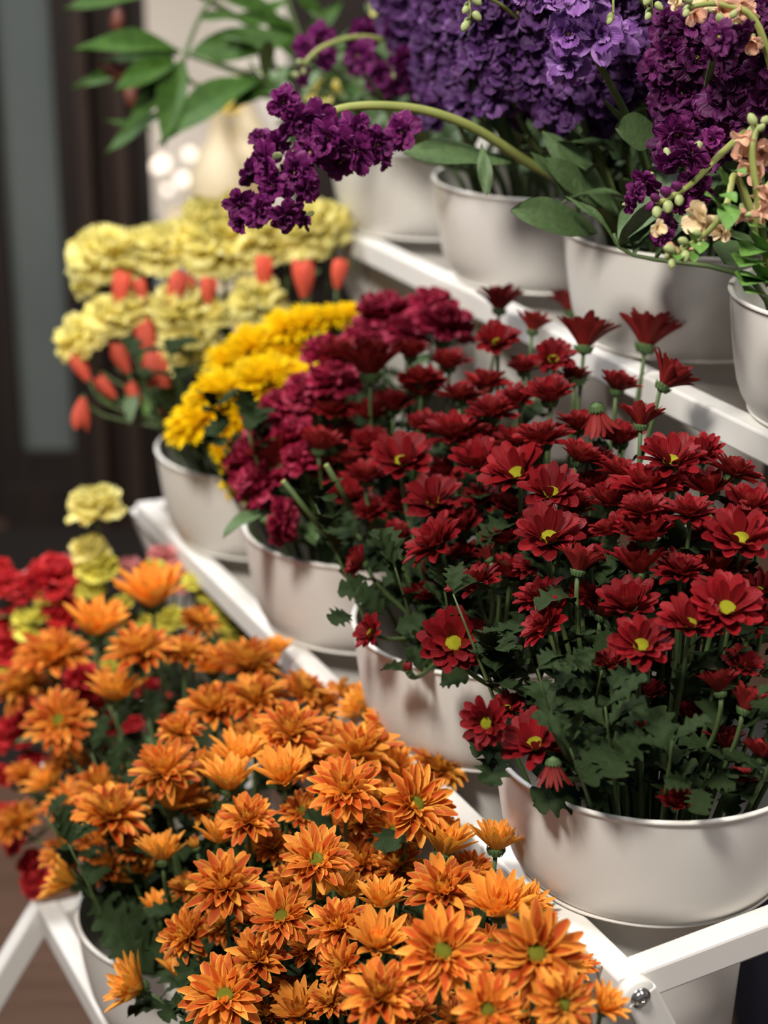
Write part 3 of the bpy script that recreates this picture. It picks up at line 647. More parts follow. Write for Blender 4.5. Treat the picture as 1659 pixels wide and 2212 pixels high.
FIX = {(980, 1388): 'fully open dark red daisy with yellow eye, over the second white bucket', (1397, 740): 'cupped red daisy raised against the plum-stock bucket', (1437, 828): 'cupped red daisy leaning right over the highest rail',
       (1195, 1655): 'drooping red daisy with green calyx upward at the nearest bucket rim', (1050, 1562): 'yellow-eyed red daisy turned left beside the nearest bucket rim', (1290, 890): 'wilted orange-red daisy hanging face down among the blooms',
       (1460, 1735): 'small red daisy sunk just inside the nearest bucket rim', (800, 1367): 'small red daisy leaning out left over the second white bucket', (1570, 1312): 'large yellow-eyed red daisy close to the right edge'}
labs = auto_labels(RD, lambda c, r, o: f'{LOOK[o[5]]} daisy, {c} from left in {r} row of red blooms', 10)
for i, (x, y, d, e, az, st, dd) in enumerate(RD):
    dep = on_surface(x, y, fz_B, 1.25, 2.3)+dd
    p = unp(x, y, dep)
    key = nearest(['B1', 'B2', 'B3'], p)
    flower('r', st, x, y, d*1.09, dep, e, az, key, FIX.get((x, y), labs[i]), 'dark red daisies', 'daisy', 'flower', nleaf=4 if key == 'B1' else 3, llen=.036,
           hl=(1 if (x, y) == (1195, 1655) else 0) if st == 'red_droop' else None)
# crimson carnations of the third bucket
CR = [(830, 690, 125, 15, 90), (935, 668, 105, 10, 85), (962, 712, 125, 8, 75), (880, 722, 100, 15, 90), (590, 927, 130, 18, 110), (547, 1000, 120, 15, 130), (622, 890, 120, 18, 105), (668, 855, 112, 18, 95), (575, 1050, 130, 10, 140),
      (700, 765, 90, 15, 100), (565, 1085, 62, 10, 150), (603, 1125, 92, 10, 0), (640, 950, 105, 15, 100), (720, 830, 110, 15, 95), (790, 745, 100, 12, 90), (655, 1000, 90, 10, 110)]
labs = auto_labels(CR, lambda c, r, o: f'ruffled crimson carnation, {c} from left in {r} row of crimson blooms', 4)
for i, (x, y, d, e, az) in enumerate(CR):
    dep = on_surface(x, y, fz_B, 1.5, 2.4)+(.0 if y > 760 else .1)
    flower('c', 'crimson', x, y, d*1.16, dep, e, az, 'B3', labs[i], 'crimson carnations', 'carnation', 'flower', nleaf=2, lkind='strap', llen=.07, cal=CALB)
# yellow chrysanthemums, fourth bucket
YE = [(615, 707, 95), (661, 698, 95), (712, 690, 85), (752, 678, 62), (543, 749, 115), (623, 766, 115), (492, 779, 95), (572, 817, 135), (640, 822, 115), (480, 846, 125), (556, 880, 125), (433, 905, 135), (505, 914, 125), (625, 862, 105), (485, 962, 85), (520, 1025, 115), (400, 930, 80), (590, 760, 90), (450, 850, 80)]
labs = auto_labels(YE, lambda c, r, o: f'bright yellow chrysanthemum, {c} from left in {r} row of yellow blooms', 4)
for i, (x, y, d) in enumerate(YE):
    e, az = (34, 92) if y < 960 else (20, 165)
    flower('y', 'yellow', x, y, d*1.22, 2.10+(.06 if y < 800 else 0)-(.02 if y > 950 else 0), e, az if x > 450 else 115, 'B4', labs[i], 'yellow chrysanthemums', 'chrysanthemum', 'flower', nleaf=2, llen=.05)
PA = [(227, 559, 150), (353, 542, 130), (480, 540, 172), (446, 475, 112), (564, 513, 122), (670, 504, 150), (715, 475, 82), (176, 736, 112), (239, 690, 112), (286, 669, 92), (387, 677, 130), (463, 682, 72), (556, 656, 122), (412, 753, 142), (353, 790, 62), (300, 540, 100), (410, 520, 110), (190, 610, 70), (620, 540, 90), (505, 440, 60)]
labs = auto_labels(PA, lambda c, r, o: f'pale yellow carnation, {c} from left in {r} row of the far bunch', 5)
for i, (x, y, d) in enumerate(PA):
    flower('p', 'pale', x, y, d*1.13, 2.32-(.04 if y > 640 else 0), 36, 90 if x > 200 else 125, 'B4', labs[i], 'pale yellow carnations', 'carnation', 'flower', nleaf=2, lkind='strap', llen=.08, cal=CALB, smat='stem')
CO = [(180, 833, 55, -10, -100), (191, 793, 55, 0, 120), (256, 634, 55, 5, 80), (370, 634, 72, 5, 70), (450, 632, 48, 5, 90), (328, 745, 60, 0, 105), (277, 780, 48, 0, 115), (349, 830, 85, 0, 100), (357, 875, 66, 0, 100), (248, 838, 42, 0, 130), (568, 592, 55, 5, 90), (657, 608, 66, 5, 90), (728, 596, 50, 5, 80), (300, 860, 40, 0, 110), (310, 636, 40, 0, 100)]
labs = auto_labels(CO, lambda c, r, o: f'coral rosebud, {c} from left in {r} row below pale yellow carnations', 5)
for i, (x, y, d, e, az) in enumerate(CO):
    flower('k', 'coral', x, y+d*.5, d*.78, 2.27, e, az, 'B4', labs[i], 'coral rosebuds', 'rosebud', 'flower', nleaf=1, lkind='small', llen=.035)
# red, pink and lemon carnations beyond the lowest tier
RC = [(114, 1255, 132), (8, 1264, 92), (51, 1278, 82), (4, 1221, 42), (135, 1331, 120), (17, 1352, 92), (17, 1405, 102), (181, 1478, 112), (212, 1545, 90), (346, 1530, 82), (25, 1590, 110), (236, 1600, 62), (283, 1563, 66), (4, 1677, 62), (36, 1818, 72), (72, 1867, 76), (80, 1905, 78), (12, 1760, 60), (70, 1650, 70), (150, 1620, 70), (320, 1490, 60), (60, 1530, 60)]
labs = auto_labels(RC, lambda c, r, o: f'scarlet carnation, {c} from left in {r} row of scarlet blooms', 5)
for i, (x, y, d) in enumerate(RC):
    flower('s', 'redc', x, y, d, 2.16-(.05 if y > 1700 else 0)+(.0 if y > 1420 else .05), 25, 95 if y < 1700 else 150, 'A0', labs[i], 'scarlet carnations', 'carnation', 'flower', nleaf=1, lkind='strap', llen=.06)
PK = [(278, 1234, 66), (350, 1205, 66), (378, 1232, 62), (139, 1221, 52), (76, 1248, 54), (320, 1262, 36), (398, 1265, 50), (60, 1575, 50)]
labs = auto_labels(PK, lambda c, r, o: f'small pink carnation, {c} from left in {r} row of pink blooms', 4)
for i, (x, y, d) in enumerate(PK):
    flower('s', 'pink', x, y, d*1.1, 2.27, 20, 90, 'A0', labs[i], 'pink carnations', 'carnation', 'flower', nleaf=1, lkind='strap', llen=.06)
LE = [(207, 1099, 125), (194, 1190, 86), (210, 1228, 92), (196, 1278, 66), (333, 1230, 52), (426, 1262, 68), (101, 1293, 58), (68, 1350, 95), (105, 1360, 50), (262, 1306, 52), (370, 1342, 78), (312, 1342, 44), (468, 1312, 52), (506, 1350, 62), (502, 1392, 58), (13, 1447, 44), (480, 1345, 50), (235, 1440, 40), (530, 1400, 40), (445, 1290, 40)]
labs = auto_labels(LE, lambda c, r, o: f'lemon yellow carnation, {c} from left in {r} row among scarlet ones', 5)
labs[0] = 'tallest lemon carnation, alone against the dark floor beside the middle rail'
for i, (x, y, d) in enumerate(LE):
    flower('s', 'pale' if i < 2 else 'lemon', x, y, d*1.05, 2.2+(.03 if x > 300 else 0), 18, 92, 'A0', labs[i], 'lemon carnations', 'carnation', 'flower', nleaf=1, lkind='strap', llen=.06)
# ------------------------------------------------------------------ stocks (ruffled florets up a spike)
def floret_set(m, s):
    return whorl(m+'_floret', m, [(6, .82, .36, 22, -18, .10, 0, .12, 14, K(k=.72, b=.28, wav=.22, nv=6, nu=6)), (5, .66, .30, 48, 20, .08, .05, .2, 14, K(k=.72, b=.3, wav=.25, nv=6, nu=6)), (4, .46, .22, 68, 60, .05, .08, .3, 14, K(k=.7, b=.3, wav=.3, nv=5, nu=5))], s)
FLO = {m: [floret_set(m, 900+i*3) for i in range(4)] for m in ('plum', 'darkplum', 'violet', 'mauve')}
HEART = dome('floret_heart', 'disco', .09, .1, .12, 10, .08)
def snap_floret(m, s):
    return whorl(m+'_snap', m, [(3, .75, .40, 62, -25, .10, 0, .25, 8, K(k=.7, b=.5, wav=.12, nv=6, nu=8)), (2, .9, .42, 80, 35, .08, .0, .3, 8, K(k=.7, b=.5, wav=.1, nv=6, nu=8)), (5, .5, .22, 86, 88, .12, -.35, .6, 2, K(k=.5, b=.9))], s)
SNAP = {m: [snap_floret(m, 950+i) for i in range(3)] for m in ('peach', 'creamp')}
bv, bf = lathe([(.001, 0), (.26, .12), (.36, .4), (.30, .75), (.12, .97), (.001, 1.02)], 10)
BUD = {c: mesh('bud_'+c, bv, bf, M[m]) for c, m in (('green', 'budg'), ('red', 'budr'), ('plum', 'plum'))}
def spike_path(key, pts, base_n=10):
    u, w, z = BK[key]; P = [unp(*p) for p in pts]
    c = Q(u, w, 0); h = Vector((P[0].x-c.x, P[0].y-c.y, 0)); r = h.length or 1e-6
    rim = c + h/r*min(r*.7, .085) + Vector((0, 0, z-.01)); bot = c+h/r*min(r*.3, .03)+Vector((0, 0, z-.18))
    d = (P[1]-P[0]).normalized(); L = (P[0]-rim).length
    return [bot]+bez(rim, rim+(rim-bot).normalized()*L*.4, P[0]-d*L*.4, P[0], base_n), P
def smooth_poly(P, n=5):
    out = []
    for i in range(len(P)-1):
        p0 = P[max(i-1, 0)]; p1 = P[i]; p2 = P[i+1]; p3 = P[min(i+2, len(P)-1)]
        for k in range(n):
            t = k/n
            out.append(.5*((2*p1)+(p2-p0)*t+(2*p0-5*p1+4*p2-p3)*t*t+(3*p1-p0-3*p2+p3)*t**3))
    out.append(P[-1]); return out
def spike(key, pts, m, n, size, rad, lab, group, name='stock_flower', cat='flower', bud=3, leaves=4, lkind='strap', llen=.09, smat='stem', sr=.0035, face=.45, down=0, budk='green', budn=None, budl=.009):
    base, P = spike_path(key, pts); C = smooth_poly(P, 6)
    t = thing(name, base[0], lab, cat, group)
    full = base+C[1:]; k = len(full)
    v, f = tube([p-t.location for p in full], [sr*(1.15-.6*i/k) for i in range(k)], 8)
    obj('stem', mesh('stem', v, f, M[smat]), t)
    for i in range(n):
        q = (i+.5)/n; j = min(len(C)-2, int(q*(len(C)-1)))
        p = C[j].lerp(C[j+1], R.random()); d = (C[j+1]-C[j]).normalized()
        a = i*2.4+R.uniform(-.4, .4)
        x = d.orthogonal().normalized(); y = d.cross(x)
        o = (x*cos(a)+y*sin(a))
        if o.dot(FWD) > .45: o = (o-FWD*1.3).normalized()
        o = (o+d*.15-FWD*face*.6-Vector((0, 0, down))).normalized()
        s = size*R.uniform(.85, 1.15)*(1-.25*q)
        pos = p+o*rad*R.uniform(.75, 1.15)
        rot = Vector((0, 0, 1)).rotation_difference((o-FWD*face+Vector((0, 0, .15))).normalized()) @ Quaternion((0, 0, 1), R.uniform(0, 6.28))
        src = FLO.get(m) or SNAP[m]
        fl = obj('floret', R.choice(src), t, pos-t.location, rot, s)
        if m in FLO and R.random() < .5: obj('floret_heart', HEART, fl)
    for i in range(budn or bud):
        d = (C[-1]-C[-2]).normalized(); a = i*2.1
        x = d.orthogonal().normalized(); y = d.cross(x)
        o = (d*1.0+(x*cos(a)+y*sin(a))*.9).normalized()
        obj('bud', BUD[budk if i % 3 else 'green'], t, C[-1]-d*.006*i*.7+o*.004-t.location, Vector((0, 0, 1)).rotation_difference(o), budl*R.uniform(.8, 1.2))
    for i in range(leaves):
        j = R.randrange(3, len(base)-1); a = R.uniform(0, 6.28)
        leaf_dir(t, lkind, base[j], Vector((cos(a), sin(a), R.uniform(.4, 1.4))), llen*R.uniform(.7, 1.3))
    return t
S = {}
S['arch'] = spike('C2', [(1130, 345, 1.76), (1010, 270, 1.72), (880, 232, 1.70), (735, 235, 1.69), (660, 290, 1.68), (600, 380, 1.67), (535, 455, 1.66)], 'plum', 0, .02, .016,
      'arching plum stock whose spike hangs lowest over the yellow carnations', 'stock flowers', leaves=3, smat='stemp', sr=.0048, budn=7, budk='plum')
def florets_px(root, m, lst, depth, face=.5, lean=-90):
    for x, y, d in lst:
        az = lean+R.uniform(-100, 100)
        ax = axis(R.uniform(15, 65), az); dep = depth+R.uniform(-.015, .02)
        p = unp(x, y, dep); rad = d*1.15*dep/F_PX/2
        q = Vector((0, 0, 1)).rotation_difference(ax) @ Quaternion((0, 0, 1), R.uniform(0, 6.28))
        fl = obj('floret', R.choice((FLO.get(m) or SNAP.get(m))), root, p-ax*rad*.1-root.location, q, rad)
        if m in FLO: obj('floret_heart', HEART, fl)
        b = obj('floret_calyx', BUD['green'], fl, (0, 0, -.75), None, (.5, .5, .8))
florets_px(S['arch'], 'plum', [(612, 222, 78), (640, 262, 90), (690, 262, 98), (706, 300, 105), (770, 278, 88), (765, 325, 105), (815, 312, 95), (868, 285, 85), (672, 330, 95), (600, 312, 80), (575, 345, 85),
   (640, 372, 100), (590, 400, 90), (545, 375, 75), (665, 405, 75), (520, 440, 75), (560, 455, 78), (620, 468, 80), (655, 470, 60), (515, 475, 60), (735, 350, 85), (830, 340, 60), (560, 300, 60)], 1.655)
S['left'] = spike('C3', [(960, 250, 2.12), (900, 120, 2.08), (790, 80, 2.05), (700, 100, 2.03), (655, 140, 2.02)], 'plum', 0, .02, .016, 'plum stock nodding left, blurred behind the arching one', 'stock flowers', smat='stemp', leaves=4, sr=.004)
florets_px(S['left'], 'plum', [(690, 85, 78), (660, 105, 60), (705, 120, 65), (655, 165, 60), (785, 75, 75), (775, 120, 85), (800, 140, 70), (860, 90, 80), (880, 130, 90), (850, 55, 60), (820, 165, 70), (870, 175, 90), (920, 120, 80), (900, 190, 80), (830, 185, 60)], 2.06)
VI = [('C3', (985, 240), (960, 100), (940, -70), 1.92, 'violet'), ('C2', (1062, 235), (1040, 90), (1010, -70), 1.80, 'violet'), ('C2', (1165, 235), (1140, 110), (1120, -70), 1.78, 'violet'),
      ('C2', (1255, 240), (1225, 110), (1180, -70), 1.72, 'violet'), ('C2', (1345, 270), (1320, 130), (1290, -60), 1.75, 'violet'), ('C2', (1420, 260), (1400, 130), (1390, -60), 1.80, 'violet'), ('C3', (900, 60), (880, 0), (860, -80), 2.05, 'violet'),
      ('C2', (1290, 130), (1240, 40), (1190, -60), 1.60, 'mauve'), ('C2', (1110, 170), (1080, 60), (1060, -60), 1.85, 'violet')]
VI += [('C2', (1110, 210), (1085, 60), (1070, -70), 1.74, 'violet'), ('C2', (1205, 225), (1180, 70), (1160, -60), 1.84, 'violet'), ('C2', (1385, 215), (1360, 60), (1350, -60), 1.70, 'violet'), ('C3', (1020, 190), (990, 40), (980, -70), 1.86, 'violet')]
VL = ['violet stock standing leftmost above the blurred bucket', 'violet stock with a pale floret facing forward, left of centre', 'violet stock just right of the pale-centred floret', 'dense violet stock in the middle of the violet mass',
      'violet stock whose lowest floret droops toward the oval leaf', 'dark violet stock touching the plum ones at right', 'violet stock cut by the top edge above the plum nodding one', 'brightest purple stock nearest the viewer at the top edge', 'shaded violet stock behind the others in the mass', 'violet stock second from the left before the green stems', 'violet stock half hidden behind the brightest purple one', 'deep violet stock beside the dark plum blooms, above the oval leaf', 'violet stock filling the gap beside the pale green bud cluster']
for i, (key, a, b, c, d, m) in enumerate(VI):
    spike(key, [(*a, d+.03), (*b, d), (*c, d-.03)], m, 26 if m == 'violet' else 10, .027, .024, VL[i], 'stock flowers', leaves=2, llen=.07, face=.7, bud=2)
PL = [('C2', (1500, 330), (1490, 200), (1460, 50), 1.62, 'plum stock full of dark florets, left one of the right-hand pair'), ('C1', (1600, 340), (1610, 200), (1590, 60), 1.56, 'darkest plum stock at the right edge under the peach florets'),
      ('C1', (1660, 260), (1670, 140), (1680, 20), 1.54, 'plum stock cut off by the right edge')]
for key, a, b, c, d, lab in PL:
    spike(key, [(*a, d+.03), (*b, d), (*c, d-.03)], 'darkplum', 22, .028, .026, lab, 'stock flowers', leaves=2, face=.8, bud=2)
S['hang'] = spike('C1', [(1660, 240, 1.56), (1560, 330, 1.52), (1490, 400, 1.49), (1420, 440, 1.47)], 'plum', 0, .02, .015, 'plum stock hanging down-left with a tight greenish bud cluster at its tip', 'stock flowers', leaves=1, smat='stemp', budn=9, budk='plum', budl=.0115)
florets_px(S['hang'], 'plum', [(1462, 290, 95), (1490, 335, 95), (1450, 350, 80), (1500, 390, 90), (1395, 395, 75), (1375, 415, 55), (1465, 430, 75), (1440, 490, 70), (1430, 510, 55), (1360, 440, 42), (1510, 420, 65), (1540, 300, 60)], 1.49)
# snapdragons
sd = spike('C1', [(1640, 500, 1.47), (1590, 380, 1.45), (1570, 440, 1.43), (1530, 500, 1.42), (1455, 550, 1.41)], 'peach', 0, .02, .015, 'peach snapdragon bending down to a green budded tip over the bucket', 'snapdragons', name='snapdragon', leaves=0, smat='stemp', sr=.0032, budn=8, budl=.009)
florets_px(sd, 'creamp', [(1520, 478, 105), (1560, 500, 70), (1420, 492, 50)], 1.42); florets_px(sd, 'peach', [(1480, 545, 60), (1455, 540, 50)], 1.425)
for a, b in (((1560, 460), (1530, 440)), ((1560, 420), (1590, 440)), ((1565, 400), (1545, 370)), ((1575, 440), (1570, 500)), ((1500, 530), (1475, 505)), ((1490, 540), (1500, 570)), ((1510, 520), (1510, 560)), ((1470, 540), (1460, 575)), ((1550, 440), (1520, 425)), ((1585, 370), (1610, 380))):
    leaf_px(sd, 'small', (*a, 1.42), (*b, 1.405), 1.3)
sp = spike('C1', [(1655, 560, 1.45), (1640, 450, 1.43), (1625, 330, 1.42), (1640, 270, 1.42)], 'peach', 0, .02, .015, 'peach snapdragon standing at the right edge with pale pink florets', 'snapdragons', name='snapdragon', leaves=0, smat='stemp')
florets_px(sp, 'peach', [(1612, 300, 78), (1645, 330, 80), (1625, 370, 80), (1650, 420, 85), (1605, 465, 62), (1640, 460, 65), (1600, 330, 50)], 1.42)
for a, b in (((1645, 540), (1600, 560)), ((1650, 560), (1610, 520)), ((1640, 600), (1595, 640)), ((1655, 620), (1630, 590)), ((1630, 560), (1590, 600)), ((1650, 500), (1610, 510)), ((1650, 640), (1600, 655)), ((1635, 610), (1590, 615))):
    leaf_px(sp, 'small', (*a, 1.45), (*b, 1.42), 1.4)
st_ = spike('C1', [(1700, 300, 1.5), (1640, 60, 1.46), (1560, 10, 1.45), (1490, 15, 1.44)], 'peach', 0, .02, .015, 'peach and cream snapdragon florets crossing the top right corner', 'snapdragons', name='snapdragon', leaves=0, smat='stemp')
florets_px(st_, 'peach', [(1500, 30, 60), (1560, 20, 85), (1600, 10, 80), (1575, 60, 60), (1625, 90, 60)], 1.46); florets_px(st_, 'creamp', [(1530, 5, 70), (1610, 30, 75), (1460, 5, 50)], 1.455)
pd = spike('C2', [(1540, 130, 1.50), (1550, 90, 1.46), (1570, 50, 1.44)], 'plum', 0, .02, .02, 'twisted dark plum floret stem overlapping the peach snapdragon', 'stock flowers', leaves=0)
florets_px(pd, 'darkplum', [(1555, 80, 80), (1600, 75, 75), (1570, 120, 80), (1540, 110, 60)], 1.435)
# green bud clusters near the top
for i, (x, y, d, lab) in enumerate(((1015, 50, 1.62, 'pale green closed bud cluster hanging before the violet stocks'), (1325, 40, 1.55, 'single green bud tipped plum at the top edge'), (1408, 30, 1.54, 'cluster of green buds left of the peach snapdragon'))):
    c = spike('C2', [(x+30, y-60, d+.04), (x+5, y-70, d+.02), (x, y-50, d), (x, y-10, d)], 'plum', 0, .02, .02, lab, 'stock flowers', leaves=0, smat='stemp', sr=.0018, budn=(8, 2, 6)[i], budl=.009)
# explicit leaves of the stocks
def lf(root, kind, a, b, w=1.0, tilt=.5, idx=0): return leaf_px(root, kind, a, b, w, tilt, idx)
lf(S['arch'], 'oval', (1290, 505, 1.70), (1090, 468, 1.66), .9, .8, 1)
lf(S['arch'], 'strap', (1110, 350, 1.76), (870, 365, 1.74), 1.3, .6)
lf(S['arch'], 'oval', (1430, 300, 1.66), (1315, 285, 1.64), 1.6, .9)
lf(S['arch'], 'strap', (1120, 330, 1.8), (1010, 190, 1.8), 1.2, .7); lf(S['arch'], 'strap', (1040, 310, 1.74), (1050, 430, 1.73), 1.1, .6)
lf(S['arch'], 'oval', (1190, 290, 1.75), (1240, 185, 1.74), 1.2, .7); lf(S['arch'], 'oval', (1400, 520, 1.72), (1325, 550, 1.68), 1.2, .7)
lf(S['hang'], 'oval', (1590, 520, 1.60), (1560, 585, 1.58), 2.2, .9); lf(S['arch'], 'strap', (1220, 420, 1.74), (1130, 345, 1.72), 1.4)
lf(S['arch'], 'oval', (1345, 340, 1.76), (1300, 310, 1.74), 1.5, .9); lf(S['arch'], 'strap', (1250, 470, 1.75), (1235, 380, 1.74), 1.2)
lf(S['arch'], 'strap', (1340, 470, 1.76), (1160, 300, 1.75), 1.1, .8); lf(S['arch'], 'strap', (1300, 450, 1.76), (1160, 350, 1.73), 1.3, .8)
# bare leafy stems crowding the highest buckets
for i in range(60):
    key = ('C4', 'C3', 'C3', 'C2', 'C2', 'C1')[i % 6]; u, w, z = BK[key]
    a = R.uniform(0, 6.28); r = .105*R.random()**.5
    rim = Q(u, w, z)+Vector((r*cos(a), r*sin(a), -.01)); out = Vector((cos(a)*r*1.1, sin(a)*r*1.1, 0))
    top = rim+out+Vector((R.uniform(-.03, .03), R.uniform(-.02, .06), R.uniform(.05, .13)))
    bot = Q(u, w, z-.18)+Vector((r*.4*cos(a), r*.4*sin(a), 0))
    pts = [bot]+bez(rim, rim+Vector((0, 0, .05))+out*.2, top-Vector((0, 0, .04)), top, 8)
    where = {'C4': 'blurred far-end bucket', 'C3': 'bucket with the oval leaf', 'C2': 'bucket below the violet stocks', 'C1': 'bucket at the right edge'}[key]
    t = thing('leafy_greenery', bot, f'bare green leafy stem crowded between others in the {where}', 'foliage', f'leafy stems in the {where}')
    v, f = tube([p-bot for p in pts], [.0034*(1-.7*i/len(pts)) for i in range(len(pts))], 7); obj('stem', mesh('stem', v, f, M['stem']), t)
    for q in range(7):
        b = R.uniform(0, 6.28); leaf_dir(t, R.choice(('strap', 'oval')), pts[R.randrange(1, 9)], Vector((cos(b), sin(b), R.uniform(.4, 1.2))), R.uniform(.05, .10))
# lily greenery, upper left
def lily(path, lab, leaves, buds, key='C4', sr=.004):
    base, P = spike_path(key, path); C = smooth_poly(P, 5); full = base+C[1:]
    t = thing('lily_greenery', base[0], lab, 'foliage', 'leafy lily stems')
    v, f = tube([p-t.location for p in full], sr, 8); obj('stem', mesh('stem', v, f, M['stem']), t)
    for a, b, w in leaves: leaf_px(t, 'lance', a, b, w*.62, R.uniform(.5, .9))
    for x, y, d, ang, L in buds:
        o = axis(5, ang); obj('bud', BUD['red'], t, unp(x, y, d)-t.location, Vector((0, 0, 1)).rotation_difference(o), (L*.8, L*.8, L))
D = 2.35
lily([(800, 330, 2.45), (620, 200, 2.4), (500, 150, D), (405, 115, D)], 'green lily stem spreading pointed leaves leftmost over the dark door frame',
     [((390, 112, D), (160, 130, D-.05), 1.5), ((385, 120, D), (225, 150, D), 1.1), ((375, 125, D-.02), (250, 222, D-.06), 1.7), ((390, 130, D-.01), (360, 325, D-.05), 1.4), ((385, 150, D), (280, 300, D-.03), 1.3), ((350, 240, D), (245, 348, D), 1.3),
      ((300, 150, D+.05), (158, 197, D+.05), 1.0), ((330, 280, D+.05), (228, 280, D+.05), .9), ((410, 115, D), (640, 100, D+.02), 1.5), ((560, 170, D-.02), (355, 328, D-.05), 1.6), ((620, 160, D), (500, 260, D-.02), 1.4)],
     [(285, 165, D, 160, .04), (290, 235, D, 100, .035), (375, 260, D, 80, .035), (250, 70, D, 80, .03)])
lily([(820, 300, 2.5), (640, 120, 2.45), (500, 30, 2.4), (380, -40, 2.35)], 'green lily stem crossing the top left corner',
     [((330, -20, D), (150, 45, D), 1.2), ((620, 60, 2.42), (430, 0, 2.4), 1.5), ((650, 130, 2.42), (560, 20, 2.4), 1.6), ((700, 60, 2.44), (610, -30, 2.42), 1.4), ((640, 60, 2.4), (480, 50, 2.4), 1.2), ((760, 200, 2.5), (620, 170, 2.45), 1.4), ((700, 250, 2.5), (590, 300, 2.45), 1.4)], [])
lily([(830, 320, 2.55), (700, 200, 2.5), (640, 60, 2.5), (600, -60, 2.5)], 'shaded green lily stem behind the nodding plum stock',
     [((640, 150, 2.5), (560, 230, 2.5), 1.6), ((660, 100, 2.5), (740, 10, 2.5), 1.6), ((700, 200, 2.52), (800, 210, 2.5), 1.5), ((680, 220, 2.52), (620, 330, 2.5), 1.6), ((640, 60, 2.5), (560, 100, 2.48), 1.8), ((720, 230, 2.54), (840, 240, 2.52), 1.6), ((700, 160, 2.54), (800, 60, 2.52), 1.7), ((620, 0, 2.5), (540, 70, 2.48), 1.6), ((760, 280, 2.5), (700, 360, 2.48), 1.5), ((760, 260, 2.54), (900, 260, 2.5), 1.6)], [])
lily([(400, 115, D), (430, 40, 2.36), (470, -20, 2.38), (500, -60, 2.4)], 'thin lily stem rising from the leaf whorl to the top edge', [((430, 40, 2.36), (520, 40, 2.36), 1.3)], [], sr=.003)
for i, (x, y, d, lab) in enumerate(((845, 18, 2.3, 'blurred cream bloom at the top edge left of the violet stocks'), (700, 205, 2.3, 'blurred cream bloom behind the arching plum stock'))):
    flower('z', 'pale', x, y, 90, d, 20, 90, 'C4', lab, 'cream blooms in shade', 'carnation', 'flower', nleaf=1, lkind='strap', llen=.06)
# extra leaves hanging over the nearest bucket, with their own sprigs
def sprig(key, pts, lab, leaves):
    base, P = spike_path(key, pts); C = smooth_poly(P, 4); full = base+C[1:]
    t = thing('leafy_sprig', base[0], lab, 'foliage', 'chrysanthemum leaf sprigs')
    v, f = tube([p-t.location for p in full], [.0022*(1-.75*i/len(full)) for i in range(len(full))], 7); obj('stem', mesh('stem', v, f, M['stem']), t)
    for a, b, w in leaves:
        p, q = unp(*a), unp(*b); L = (q-p).length
        obj('leaf', R.choice(LEAF['mum']), t, p-t.location, frame_q(q-p, (UP*.4-FWD*.6)), (L, L*w, L))
sprig('B1', [(1110, 1600, 1.53), (1090, 1560, 1.50)], 'dark leaf sprig hanging outside the left rim of the nearest bucket', [((1115, 1628, 1.50), (1002, 1622, 1.48), 1.1), ((1080, 1620, 1.49), (1055, 1700, 1.46), 1.1)])
sprig('B1', [(1200, 1690, 1.50), (1210, 1660, 1.48)], 'leaf sprig resting on the nearest bucket rim below the drooping daisy', [((1260, 1720, 1.49), (1165, 1718, 1.46), 1.2), ((1250, 1700, 1.49), (1300, 1740, 1.47), 1.1)])
sprig('B1', [(1330, 1680, 1.47), (1325, 1600, 1.44)], 'broad two-lobed leaf sprig at the front centre of the nearest bucket', [((1340, 1630, 1.43), (1265, 1660, 1.40), 1.4), ((1330, 1640, 1.43), (1385, 1590, 1.41), 1.5), ((1320, 1640, 1.43), (1325, 1685, 1.40), 1.5), ((1290, 1400, 1.42), (1240, 1440, 1.42), 1.2)])
sprig('B1', [(1520, 1700, 1.46), (1530, 1650, 1.44)], 'leaf sprig tipping over the right part of the nearest bucket rim', [((1515, 1700, 1.44), (1508, 1762, 1.42), 1.3), ((1520, 1690, 1.44), (1590, 1690, 1.43), 1.2), ((1500, 1690, 1.44), (1430, 1700, 1.43), 1.0)])
sprig('B1', [(1290, 1500, 1.47), (1300, 1450, 1.45)], 'tall leaf sprig in the dark middle of the nearest bucket', [((1290, 1480, 1.46), (1200, 1450, 1.44), 1.2), ((1280, 1440, 1.46), (1240, 1420, 1.44), 1.3), ((1300, 1530, 1.46), (1190, 1500, 1.45), 1.3), ((1310, 1560, 1.45), (1400, 1520, 1.44), 1.2), ((1200, 1560, 1.5), (1150, 1480, 1.5), 1.4)])
sprig('B2', [(880, 1370, 1.72), (890, 1330, 1.70)], 'broad leaf sprig lying over the rim of the second bucket', [((850, 1365, 1.68), (920, 1335, 1.67), 1.2), ((830, 1330, 1.70), (770, 1270, 1.70), 1.2), ((760, 1330, 1.7), (715, 1340, 1.68), 1.3), ((800, 1290, 1.72), (740, 1260, 1.70), 1.3), ((950, 1480, 1.66), (1000, 1450, 1.64), 1.2)])
sprig('A1', [(300, 2010, 1.80), (290, 1985, 1.78)], 'long green leaf sprig over the left rim of the far orange bucket', [((330, 2060, 1.78), (212, 1965, 1.76), 1.0), ((340, 2110, 1.74), (230, 2020, 1.74), .9), ((320, 1990, 1.82), (185, 1945, 1.82), .8), ((360, 2080, 1.78), (270, 1950, 1.78), 1.2), ((400, 2110, 1.76), (330, 1990, 1.78), 1.2), ((300, 1960, 1.84), (220, 1900, 1.84), 1.2)])
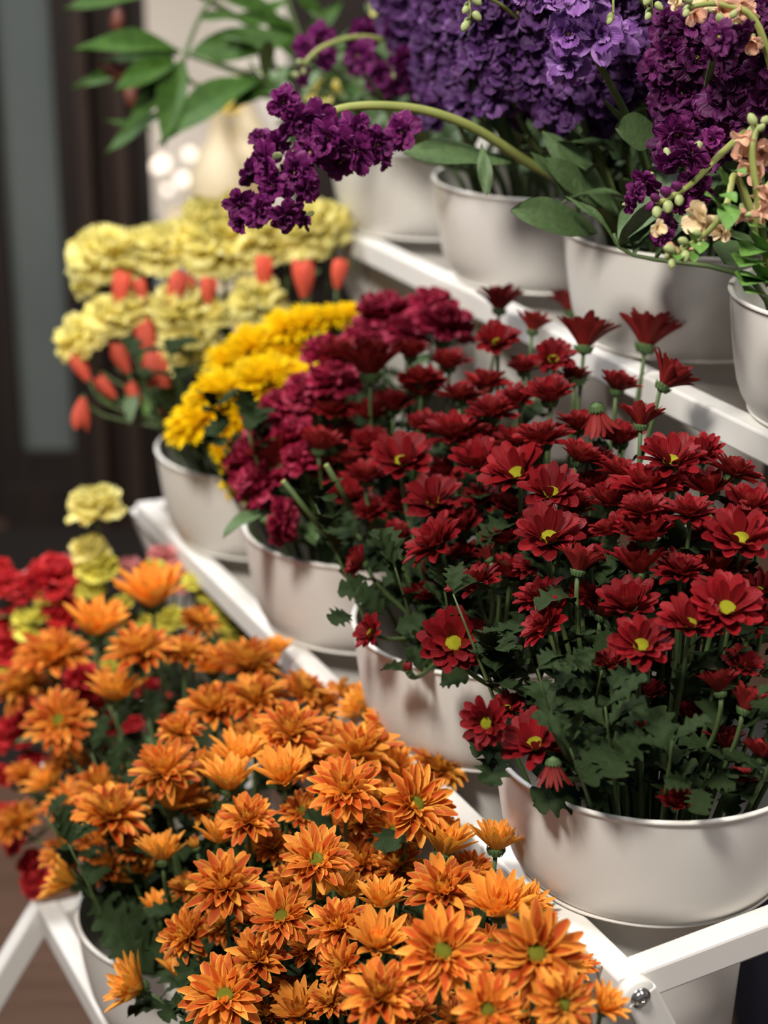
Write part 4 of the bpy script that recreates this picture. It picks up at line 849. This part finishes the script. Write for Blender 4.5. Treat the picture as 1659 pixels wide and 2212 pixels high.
sprig('A1', [(390, 2060, 1.76), (380, 2010, 1.76)], 'dark leaf sprig under the left-turned orange blooms, inside the far orange bucket', [((420, 2140, 1.70), (340, 2060, 1.72), 1.2), ((400, 2160, 1.68), (350, 2200, 1.66), 1.2), ((440, 2120, 1.70), (400, 2020, 1.74), 1.2), ((350, 2050, 1.80), (300, 1960, 1.82), 1.3), ((420, 2180, 1.66), (370, 2150, 1.66), 1.3)])
for key, n in (('B1', 22), ('B2', 18), ('B3', 18), ('B4', 20), ('A1', 26), ('A2', 10), ('A0', 10)):
    u, w, z = BK[key]
    where = {'B1': 'nearest red daisy bucket', 'B2': 'second red daisy bucket', 'B3': 'crimson carnation bucket', 'B4': 'yellow chrysanthemum bucket', 'A1': 'far orange bucket', 'A2': 'middle orange bucket', 'A0': 'scarlet carnation bucket'}[key]
    for i in range(n):
        a = R.uniform(0, 6.28); r = .112*R.random()**.4
        rim = Q(u, w, z)+Vector((r*cos(a), r*sin(a), -.02)); top = rim+Vector((r*.5*cos(a), r*.5*sin(a), R.uniform(.06, .15)))
        bot = Q(u, w, z-.17)+Vector((r*.4*cos(a), r*.4*sin(a), 0)); pts = [bot]+bez(rim, rim.lerp(top, .4), rim.lerp(top, .7), top, 5)
        t = thing('leafy_greenery', bot, f'dark green leafy stem deep among others in the {where}', 'foliage', f'leafy stems in the {where}')
        v, f = tube([p-bot for p in pts], [.0024*(1-.8*i/len(pts)) for i in range(len(pts))], 6); obj('stem', mesh('stem', v, f, M['stem']), t)
        for q in range(6):
            b = R.uniform(0, 6.28); leaf_dir(t, 'mum', pts[6] if q == 0 else pts[R.randrange(3, 7)], Vector((cos(b)-.8*cos(a), sin(b)-.8*sin(a), R.uniform(.3, 1.0))), R.uniform(.026, .042))
# cut stems
for i, (x, y, d, x2, y2, lab) in enumerate(((612, 1040, 1.78, 700, 1150, 'pale cut stem end poking left below the crimson carnations'), (705, 1005, 1.76, 760, 1100, 'second pale cut stem end right of the first'), (1188, 1562, 1.42, 1240, 1660, 'cut green stem leaning left above the drooping daisy'))):
    p, q = unp(x, y, d), unp(x2, y2, d+.03)
    t = thing('cut_flower_stalk', q, lab, 'stem', 'cut stems'); v, f = tube([Vector((0, 0, 0)), (p-q)*.5, p-q], [.0028, .0026, .0026], 8)
    obj('stalk', mesh('cut_stalk', v, f, M['stem']), t); obj('cut_end', mesh('cut_end', *tube([(p-q), (p-q)*1.006], .00265, 8), M['stemp']), t)
